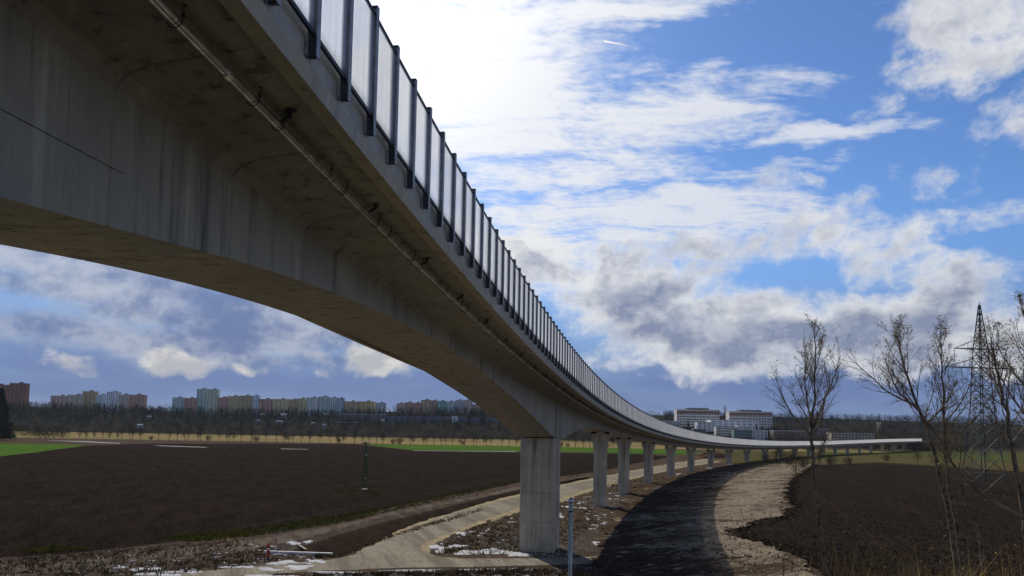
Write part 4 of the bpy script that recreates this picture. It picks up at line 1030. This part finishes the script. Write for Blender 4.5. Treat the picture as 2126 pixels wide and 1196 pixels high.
# ------------------------------------------------------------------ middle distance: field trees
def leaf_cloud(b, rnd, c, rx, rz, n, s0, s1, sliver=True, cone=False):
    for i in range(n):
        if cone:
            t = rnd.random() ** .8; a = rnd.uniform(0, 6.3); rr = rx * (1 - t) * rnd.uniform(.35, 1) * (1 + .35 * math.sin(a * 3 + t * 40) * math.sin(t * 23 + a)); q = Vector((c[0] + rr * math.cos(a), c[1] + rr * math.sin(a), c[2] + rz * 2 * t))
            s = rnd.uniform(s0, s1) * (1.2 - .7 * t); o = Vector((math.cos(a), math.sin(a), -.5)) * s; w = Vector((-math.sin(a), math.cos(a), 0)) * s * .6
            b.add([q - w, q + w, q + o], [(0, 1, 2)])
        else:
            while True:
                x, y, z = rnd.uniform(-1, 1), rnd.uniform(-1, 1), rnd.uniform(-1, 1)
                if x * x + y * y + z * z < 1: break
            q = Vector((c[0] + x * rx, c[1] + y * rx, c[2] + z * rz)); s = rnd.uniform(s0, s1)
            if sliver: o = Vector((x * .7 + rnd.gauss(0, .3), y * .7 + rnd.gauss(0, .3), 1)).normalized() * s * 2.2; a = rnd.uniform(0, 6.3); w = Vector((math.cos(a), math.sin(a), 0)) * s * .16
            else: o = Vector((rnd.gauss(0, 1), rnd.gauss(0, 1), rnd.gauss(0, 1))).normalized() * s; w = o.orthogonal().normalized() * s * .6
            b.add([q - w, q + w, q + o], [(0, 1, 2)])
def small_tree(seed, H_, wide, bushy=False):
    rnd = random.Random(seed); tr = MB(); cr = MB(); spec = dict(levels=2, n=(7, 5, 0), L=H_ * .45, bud=0, bs=1)
    if bushy:
        for i in range(9): grow_branch(rnd, cr, None, Vector((rnd.gauss(0, .3), rnd.gauss(0, .3), -.2)), Vector((rnd.gauss(0, .45), rnd.gauss(0, .45), 1)), H_ * rnd.uniform(.7, 1), .07, 0, dict(spec, L=H_))
        tr.tube([(0, 0, -.3), (0, 0, H_ * .3)], [.1, .05], 5)
    else:
        pts = wander(rnd, Vector((0, 0, -.3)), Vector((rnd.gauss(0, .05), rnd.gauss(0, .05), 1)), H_ * .8, 6, .06, .03); tr.tube(pts, [.17 * (1 - .8 * i / 6) for i in range(7)], 6)
        for i in range(13):
            t = rnd.uniform(.3, 1); q, d = lerp_path(pts, min(.99, t)); grow_branch(rnd, cr, None, q, side_dir(rnd, d, rnd.uniform(.5, 1)), H_ * wide * (1.15 - .5 * t) * rnd.uniform(.6, 1.1), .07, 0, spec)
    # thin the radius floor: far twigs need some body
    return tr, cr
M_FTWIG = mat('far_twigs', (.052, .040, .030), .95, var=.3, scale=.2)
protos = []
for k in range(7):
    tr, cr = small_tree(100 + k, (8, 7, 9, 7.5, 6, 8.5, 4)[k], (.42, .5, .4, .55, .5, .36, .5)[k], k == 6)
    rnd = random.Random(300 + k); H_ = (8, 7, 9, 7.5, 6, 8.5, 4)[k]; leaf_cloud(cr, rnd, (0, 0, H_ * (.62 if k < 6 else .42)), H_ * (.33 if k < 6 else .55), H_ * (.36 if k < 6 else .4), 260, .16, .5)
    protos.append((tr.mesh('trunk', M_FTWIG), cr.mesh('crown', M_FTWIG)))
def plant(k, p, sc, rz, label, cat, group, name='field_tree'):
    e = empty(name, p, label, cat, group, rz); e.scale = (sc, sc, sc)
    link('trunk', protos[k][0], e); link('crown', protos[k][1], e); return e
rnd = random.Random(77); u = 165.0
while u < 1320:
    Y = rnd.uniform(652, 668); x = at_depth(u, 915, Y).x; k = rnd.choice((0, 1, 2, 3, 4, 5)) if rnd.random() < .86 else 6
    plant(k, (x, Y, g1(x, Y)), rnd.uniform(1.0, 1.75), rnd.uniform(0, 6.3), ('bare tree in the row along the far field edge' if k < 6 else 'low bare bush in the row along the far field edge'), 'tree' if k < 6 else 'bush', 'trees along the far field edge' if k < 6 else 'bushes along the far field edge', 'field_tree' if k < 6 else 'field_bush')
    u += rnd.choice((5, 9, 14, 22, 17))
for j, (u, v, sc) in enumerate(((1612, 962, 1.3), (1640, 966, 1.5), (1665, 972, 1.2), (1700, 968, 1.4), (1726, 966, 1.0), (1590, 958, .9), (1652, 990, .8), (1760, 966, .9), (1840, 958, .9), (1905, 962, 1.1))):
    p = unproj(u, v); plant(6 if j % 3 else 3, p, sc * (1.25 if j % 3 else .75), rnd.uniform(0, 6.3), 'bare thicket bush between the pale dirt track and the far piers', 'bush', 'bushes behind the pale dirt track', 'thicket_bush')

# ------------------------------------------------------------------ wooded hill
M_CON = mat('dark_conifer', (.016, .030, .020), .9, var=.4, scale=.12)
M_BW = mat('bare_wood_grey', (.036, .039, .037), .95, var=.35, scale=.05)
M_BW2 = mat('bare_wood_brown', (.060, .044, .026), .95, var=.35, scale=.05)
def wood(name, m, spots, label, seed, cone=False, n=34):
    rnd = random.Random(seed); b = MB()
    for (x, y, h) in spots:
        z = hill(x, y)
        if cone: leaf_cloud(b, rnd, (x, y, z - .3), h * .24, h * .5, n, h * .09, h * .2, False, True)
        else: leaf_cloud(b, rnd, (x, y, z + h * .48), h * .42, h * .52, n, h * .05, h * .14, rnd.random() < .5)
        b.add([(x - .15, y, z - 1), (x + .15, y, z - 1), (x, y, z + h * .7)], [(0, 1, 2)])
    return tagp(b.build(name, m), label, 'woodland', kind='stuff')
rnd = random.Random(9)
def spots(n, u0, u1, y0, y1, h0, h1):
    out = []
    for _ in range(n):
        Y = y0 + (y1 - y0) * rnd.random() ** .8; u = rnd.uniform(u0, u1); out.append(((u - CX) / FPX * Y, Y, rnd.uniform(h0, h1)))
    return out
wood('hill_woodland', M_BW, spots(1900, -150, 1080, 815, 1275, 6, 11), 'grey bare woodland covering the left hillside', 1)
wood('hill_woodland', M_BW2, spots(700, -150, 1080, 805, 1100, 3, 7), 'brown undergrowth and bare trees at the foot of the left hillside', 2)
wood('hill_woodland', M_CON, spots(420, -100, 1080, 900, 1280, 8, 14), 'dark conifers mixed into the left hillside wood', 3, True, 44)
wood('hill_woodland', M_BW, spots(420, -150, 1080, 1225, 1284, 10, 16), 'grey bare trees standing right below the apartment row', 12)
wood('hill_woodland', M_CON, spots(130, -100, 1080, 1225, 1284, 11, 17), 'dark conifers standing right below the apartment row', 13, True, 60)
wood('town_woodland', M_BW2, spots(330, 1590, 1850, 690, 770, 5, 9), 'brown bare trees in front of the long beige building', 14)
wood('left_edge_woodland', M_BW2, spots(260, -200, 150, 640, 800, 6, 10), 'brown bare trees crowding beside the big dark spruce', 4)
wood('right_woodland', M_BW2, spots(1500, 1600, 2300, 700, 1000, 5, 10), 'brown bare woodland beyond the far end of the viaduct', 5)
wood('right_woodland', M_BW, spots(1300, 1380, 2300, 1000, 1500, 8, 14), 'grey green wood along the right skyline', 6)
wood('right_woodland', M_CON, spots(160, 1380, 2300, 850, 1500, 8, 13), 'dark conifers scattered through the right hand wood', 7, True, 44)
wood('town_woodland', M_BW, spots(500, 1080, 1640, 760, 1000, 4, 8), 'grey bare trees below the white blocks behind the viaduct', 8)
wood('right_woodland', M_BW2, spots(90, 1890, 2010, 690, 790, 5, 9), 'brown bare trees hiding the far tip of the viaduct', 15)
wood('skyline_wood', M_BW, spots(700, -200, 1500, 1500, 1700, 9, 14), 'thin line of wood along the far skyline', 10)
def conifer(u, Y, h, seed, label, vbase=None):
    x = (u - CX) / FPX * Y; z = hill(x, Y); rr = random.Random(seed); b = MB(); leaf_cloud(b, rr, (0, 0, h * .06), h * .24, h * .48, 420 if h < 20 else 2600, h * .05, h * .13, False, True)
    e = empty('conifer', (x, Y, z), label, 'conifer', 'single conifers on the hillside'); MB().tube([(0, 0, -1), (0, 0, h * .9)], [h * .02, .04], 6).build('trunk', M_BARK, e); b.build('crown', M_CON, e)
conifer(4, 560, 37, 1, 'big dark spruce at the left edge in front of the brick red tower')
for k, (u, Y, h, nm) in enumerate(((567, 1180, 15, 'conifer standing before the yellow slab left of centre'), (596, 1180, 14, 'conifer right of the one before the yellow slab'), (657, 1180, 13, 'conifer in front of the pale green slab'), (748, 1180, 12, 'conifer in front of the ochre slab'), (812, 1180, 14, 'conifer at the gap between the ochre and the pink slabs'), (882, 1020, 12, 'conifer in front of the blue grey hall, left one'), (975, 1000, 15, 'tall conifer in front of the blue grey hall, middle one'), (1003, 1000, 16, 'tallest conifer in front of the blue grey hall'), (918, 1180, 11, 'conifer in front of the teal slab'), (990, 1190, 12, 'conifer in front of the salmon slab'), (1572, 880, 14, 'narrow dark conifer right of the white hall'), (1597, 800, 13, 'broad dark conifer at the right end of the white hall yard'), (1430, 900, 13, 'dark conifer in front of the left white block'), (1456, 880, 10, 'smaller conifer beside the one before the left white block'), (510, 1150, 12, 'conifer below the long yellow slab'), (640, 1190, 10, 'small conifer before the second yellow slab'))):
    conifer(u, Y, h, 60 + k, nm)

# ------------------------------------------------------------------ buildings on the hill
M_GLASS = mat('window_glass', (.03, .035, .045), .25, var=.2, scale=.3, spec=.5)
M_ROOF = mat('flat_roof', (.10, .095, .09), .9, var=.2, scale=.2)
WALLS = {}
def wall_mat(rgb):
    key = 'wall_%d_%d_%d' % tuple(int(c * 99) for c in rgb)
    return mat(key, tuple(min(.8, (c * .74 + sum(rgb) / 3 * .26) * 1.4) for c in rgb), .85, var=.07, scale=.15)
def block(u0, u1, vt, vb, Y, rgb, label, name='apartment_block', dep=12, lift=True, cat='building', bands=None, roof=None, floor=2.9, winw=1.5, bay=3.0, wfrac=.5):
    a = at_depth(u0, vt, Y); c = at_depth(u1, vt, Y); zt = (a.z + c.z) / 2; x0, x1 = a.x, c.x; xm = (x0 + x1) / 2; w = x1 - x0
    zb = min(hill(xm, Y), at_depth((u0 + u1) / 2, vb, Y).z) - 1.0; h = zt - zb
    e = empty(name, (xm, Y, zb), label, cat)
    MB().box((0, dep / 2, h / 2), (w - .06, dep, h)).build('wall', wall_mat(rgb), e)
    rf = MB().box((0, dep / 2, h + .2), (w - .02, dep + .3, .4)).build('roof', roof or M_ROOF, e)
    if lift: MB().box((w * .1, dep * .5, h + 1.4), (min(5, w * .3), 4, 2.2)).build('lift_house', wall_mat(tuple(k * .8 for k in rgb)), rf)
    b = MB(); nb = max(1, int(w / bay)); nf = max(1, int((zt - max(zb + 1, hill(xm, Y))) / floor))
    for f in range(nf):
        for i in range(nb):
            b.box((-w / 2 + (i + .5) * w / nb, -.06, h - .5 - floor * (f + .5)), (min(winw, w / nb * .7), .1, floor * wfrac))
    tagp(b.build('windows', M_GLASS, e), kind='stuff')
    if name == 'apartment_block':
        b = MB(); nb2 = max(1, int(w / 6.5))
        for i in range(nb2):
            xx = -w / 2 + (i + .5) * w / nb2
            for f in range(nf): b.box((xx, -.7, h - 2.2 - floor * f), (2.6, 1.3, 1.05))
        tagp(b.build('balconies', wall_mat(tuple(min(.6, k * 1.15 + .05) for k in rgb)), e), kind='stuff')
    if bands:
        for (f0, f1, col) in bands: MB().box((0, -.03, h * (f0 + f1) / 2), (w - .1, .07, h * (f1 - f0))).build('facade_band', wall_mat(col), e)
    return e
pink, salm, och, yel = (.46, .30, .24), (.44, .22, .16), (.42, .30, .13), (.50, .40, .17); mint, teal, lblu, grey, beige, redb = (.34, .46, .42), (.20, .36, .34), (.42, .50, .60), (.38, .39, .40), (.46, .38, .28), (.24, .085, .06)
L_ = [(20, 53, 796, 850, redb, 'brick red tower block beside the big spruce'), (-30, 16, 799, 850, redb, 'brick red block cut off by the left edge'),
      (105, 140, 822, 840, pink, 'long low pinkish slab, first right of the brick red tower'), (140, 172, 820, 840, beige, 'beige slab continuing the low pinkish slab'), (171, 197, 813, 845, och, 'tan block with a taller roof, left of the pale blue block'), (197, 221, 820, 845, lblu, 'pale blue block between the tan block and the white tower'), (222, 245, 814, 848, (.52, .55, .62), 'whitish blue tower block in the left group'), (246, 266, 820, 842, beige, 'beige block right of the whitish blue tower'), (266, 299, 820, 842, salm, 'orange slab, last of the left group'),
      (358, 380, 826, 845, mint, 'grey green block starting the long row'), (380, 407, 827, 845, salm, 'orange brown block below the twin tower'), (409, 430, 808, 845, mint, 'left half of the pale twin tower rising above the row'), (431, 451, 809, 845, (.46, .48, .33), 'right yellowish half of the twin tower rising above the row'), (451, 472, 826, 845, salm, 'reddish block right of the twin tower'), (472, 497, 823, 846, yel, 'left yellow slab of the long row'), (497, 522, 822, 846, och, 'ochre slab next to the narrow pale blue block'), (522, 536, 822, 846, lblu, 'narrow pale blue block in the long row'), (536, 566, 829, 856, salm, 'red and yellow slab right of the narrow pale blue block'), (566, 600, 829, 855, yel, 'wide yellow slab behind two conifers'), (600, 616, 830, 856, och, 'narrow ochre block in the middle of the row'), (616, 637, 828, 856, yel, 'yellow block left of the pale green slab'), (637, 661, 826, 852, (.46, .50, .44), 'pale green white slab in the middle of the row'), (661, 682, 824, 856, mint, 'mint green block with roof masts'), (682, 700, 826, 856, (.44, .52, .50), 'whitish mint block right of the mint green one'), (700, 713, 827, 856, (.28, .34, .40), 'narrow grey blue block in the row'), (713, 745, 834, 857, och, 'ochre slab right of the grey blue block'), (745, 777, 834, 857, (.52, .33, .10), 'orange yellow slab at the gap in the row'), (779, 800, 837, 846, grey, 'small grey block in the gap of the row'),
      (823, 840, 838, 858, pink, 'pale pink block right of the gap'), (840, 857, 836, 859, salm, 'salmon block next to the pale pink one'), (857, 874, 837, 859, (.40, .18, .14), 'darker red block next to the salmon one'), (874, 895, 831, 860, och, 'tall ochre block in the right part of the row'), (895, 908, 832, 860, salm, 'narrow salmon block beside the tall ochre one'), (908, 926, 833, 860, teal, 'dark teal block in the right part of the row'), (926, 945, 834, 860, mint, 'lighter green block next to the dark teal one'), (945, 962, 831, 861, grey, 'grey block left of the beige grey one'), (962, 981, 831, 861, beige, 'beige grey block near the viaduct soffit'), (981, 1000, 840, 862, salm, 'low salmon block near the viaduct soffit'), (1000, 1018, 842, 862, yel, 'yellow block last before the viaduct'), (1018, 1060, 845, 862, beige, 'beige block half hidden behind the viaduct')]
for k, (u0, u1, vt, vb, rgb, lab) in enumerate(L_):
    block(u0, u1, vt, vb, 1290 + (k % 3) * 5, rgb, lab)
# industrial halls and small sheds below them
block(800, 1062, 867, 884, 1060, (.10, .115, .15), 'long dark blue grey industrial hall below the apartment row', 'industrial_hall', 30, False, bay=9, winw=6, wfrac=.15, roof=mat('blue_roof', (.16, .21, .34), .6, var=.1))
block(938, 950, 864, 882, 1054, (.42, .45, .48), 'pale annex in the middle of the long blue grey hall', 'hall_annex', 5, False, bay=4)
block(705, 799, 860.5, 876, 1100, (.10, .10, .105), 'dark hall with a snow white roof left of the blue grey hall', 'industrial_hall', 26, False, bay=8, winw=5, wfrac=.15, roof=mat('snowy_roof', (.55, .54, .54), .8, var=.1))
block(690, 748, 877.5, 884, 1000, (.09, .085, .085), 'low shed with a pale roof in front of the dark hall', 'low_shed', 10, False, bay=5, roof=mat('snowy_roof'))
def on_hill(u, v):
    d = ray(u, v); t = 700.
    while t < 1290:
        p = EYE + d * t
        if p.z <= hill(p.x, p.y): break
        t += 4
    return EYE + d * t
def hut(u, v, w, h, rgb, label):
    p = on_hill(u, v + 3); x, Y = p.x, p.y; z = hill(x, Y); e = empty('garden_hut', (x, Y, z), label, 'hut')
    MB().box((0, 0, h / 2 + 1), (w, w * .7, h + 2)).build('wall', wall_mat(rgb), e); h += 2
    y_ = w * .4; MB().add([(-w * .55, -y_, h), (w * .55, -y_, h), (w * .55, y_, h), (-w * .55, y_, h), (-w * .55, 0, h + w * .25), (w * .55, 0, h + w * .25)], [(0, 1, 5, 4), (2, 3, 4, 5), (0, 4, 3), (1, 2, 5), (3, 2, 1, 0)]).build('roof', mat('snowy_roof'), e)
    MB().box((w * .15, -w * .355, h * .6), (w * .2, .06, h * .25)).build('window', M_GLASS, e)
for k, (u, v, w, h, lab) in enumerate(((545, 862, 12, 3, 'white roofed hut at the top left of the allotments'), (567, 863, 8, 3, 'small hut right of the topmost allotment hut'), (589, 866, 14, 5, 'largest pale hut among the allotment trees'), (638, 865, 7, 3, 'small pale hut below the mint green block'), (677, 864, 12, 4, 'pale hut left of the dark hall'), (580, 880, 12, 3, 'low wide hut in the middle of the allotments'), (535, 880, 8, 5, 'gabled hut low on the allotment slope'), (673, 889, 7, 5, 'bright white gabled hut near the dry meadow'), (650, 883, 8, 3, 'pale hut up left of the bright white gabled hut'), (310, 870, 8, 4, 'pale hut in the wood below the left group'), (291, 888, 9, 3, 'white shed at the edge of the dry meadow'), (795, 876, 8, 3, 'small pale hut left of the blue grey hall'), (1040, 870, 9, 5, 'pale hut seen just under the viaduct arch'))):
    hut(u, v, w * .6, h * .7, (.22, .21, .2), lab)
# white blocks to the right of the viaduct
cream, rust = (.46, .42, .37), (.22, .085, .055)
for (u0, u1, vt, lab) in ((1405, 1494, 851, 'left of two large white blocks with rust red bands'), (1514, 1604, 855, 'right of two large white blocks with rust red bands')):
    e = block(u0, u1, vt, 886, 1000, cream, lab, 'office_block', 16, False, floor=3.4, bay=3.6, winw=2.6, wfrac=.4, bands=((.80, .93, rust),))
    a, c = at_depth(u0 + 25, vt, 1000), at_depth(u1 - 20, vt, 1000); h = a.z - e.location.z; w = c.x - a.x
    t_ = MB().box((0, 7, h + 1.3), (w, 12, 2.0)).build('top_storey', wall_mat((.42, .37, .32)), e); MB().box((0, 7, h + 2.5), (w + 1, 13, .4)).build('roof', M_ROOF, t_)
    b = MB()
    for i in range(9): b.box((-w / 2 + (i + .5) * w / 9, .9, h + 1.3), (w / 9 * .6, .3, 1.0))
    tagp(b.build('windows', M_GLASS, t_), kind='stuff')
    for q in (-.25, .3): MB().tube([(q * w * 1.3, 6, h + .4), (q * w * 1.3, 6, h + 6.5)], .14, 5).build('mast', M_DARKM, e)
block(1476, 1576, 872.5, 890, 940, (.47, .48, .48), 'wide white flat hall in front of the two white blocks', 'white_hall', 24, False, bay=7, winw=4, wfrac=.25)
block(1448, 1478, 877, 890, 930, (.40, .41, .41), 'lower white wing at the left of the wide white hall', 'white_hall', 14, False, bay=5)
block(1487, 1531, 886.5, 896, 880, (.46, .42, .34), 'cream low building with a row of dark windows', 'low_building', 10, False, bay=2.2, winw=1.4, wfrac=.5)
block(1531, 1568, 884.5, 892, 900, (.44, .43, .42), 'low white building with a pale roof edge', 'low_building', 10, False, bay=3, roof=mat('snowy_roof'))
block(1524, 1562, 893, 902, 820, (.12, .19, .17), 'dark green low building behind the far barrier', 'low_building', 10, False, bay=2.2)
block(1562, 1594, 893.5, 901, 820, (.38, .37, .36), 'pale low building right of the dark green one', 'low_building', 10, False, bay=4, roof=mat('snowy_roof'))
block(1440, 1466, 891, 897, 850, (.10, .10, .10), 'low dark shed with a white roof behind the barrier curve', 'low_shed', 10, False, bay=4, roof=mat('snowy_roof'))
block(1380, 1412, 874.5, 882, 960, (.30, .31, .32), 'low pale shed at the left foot of the left white block', 'low_shed', 12, False, bay=4, roof=mat('snowy_roof'))
block(1606, 1682, 895, 902, 860, (.16, .11, .09), 'long low shed with a white roof right of the hall yard', 'low_shed', 14, False, bay=5, roof=mat('snowy_roof'))
block(1690, 1722, 891, 900, 860, (.14, .10, .09), 'brown shed with a white roof behind the lone tree', 'low_shed', 14, False, bay=5, roof=mat('snowy_roof'))
block(1726, 1816, 899, 908, 780, (.27, .22, .16), 'long beige building with a red roof behind the far viaduct', 'long_building', 12, False, bay=3.2, winw=1.6, roof=mat('red_roof', (.20, .08, .055), .85, var=.2, scale=.2))
b = at_depth(1825, 876, 1000); zz = hill(b.x, 1000)
tw = empty('water_tower', (b.x, 1000, zz), 'slim pale tower rising from the right hand wood', 'tower'); hh = b.z - zz
MB().tube([(0, 0, -1), (0, 0, hh - 4)], [2.2, 1.8], 12).build('shaft', wall_mat((.36, .27, .2)), tw); MB().tube([(0, 0, hh - 4), (0, 0, hh - 3), (0, 0, hh)], [1.8, 2.6, 2.5], 12).build('head', wall_mat((.40, .30, .22)), tw)
for u, vt, lab in ((1505, 842, 'tiny distant lattice mast between the two white blocks'), (1712, 872, 'tiny distant mast behind the lone slender tree')):
    Y = 1450; p = at_depth(u, vt, Y); z = hill(p.x, Y); e = empty('distant_mast', (p.x, Y, z), lab, 'mast'); h = p.z - z
    lg = [MB() for _ in range(4)]; br = MB(); lattice(lg, br, [(q, 2.2 - 1.9 * q / h) for q in np.linspace(0, h, 8)], .3, .18)
    for l_ in lg: l_.build('leg', M_GALV, e)
    tagp(br.build('bracing', M_GALV, e), kind='stuff'); MB().box((0, 0, h * .75), (12, .4, .4)).box((0, 0, h * .88), (9, .4, .4)).build('crossarm', M_GALV, e)

# ------------------------------------------------------------------ air between the camera and the far hill
hz = MB().box((0, 4480, 35), (14400, 9240, 96)).build('haze', None)
mh = bpy.data.materials.new('thin_air'); mh.use_nodes = True; th = NT(mh.node_tree); th.n.remove(th.n['Principled BSDF'])
pv = th.new('ShaderNodeVolumePrincipled'); pv.inputs['Color'].default_value = (.80, .88, 1, 1); pv.inputs['Density'].default_value = .000022; pv.inputs['Anisotropy'].default_value = .2
th.l.new(pv.outputs[0], th.n['Material Output'].inputs['Volume']); hz.data.materials.append(mh)
tagp(hz, 'thin bluish air over the whole valley', 'haze', kind='stuff')
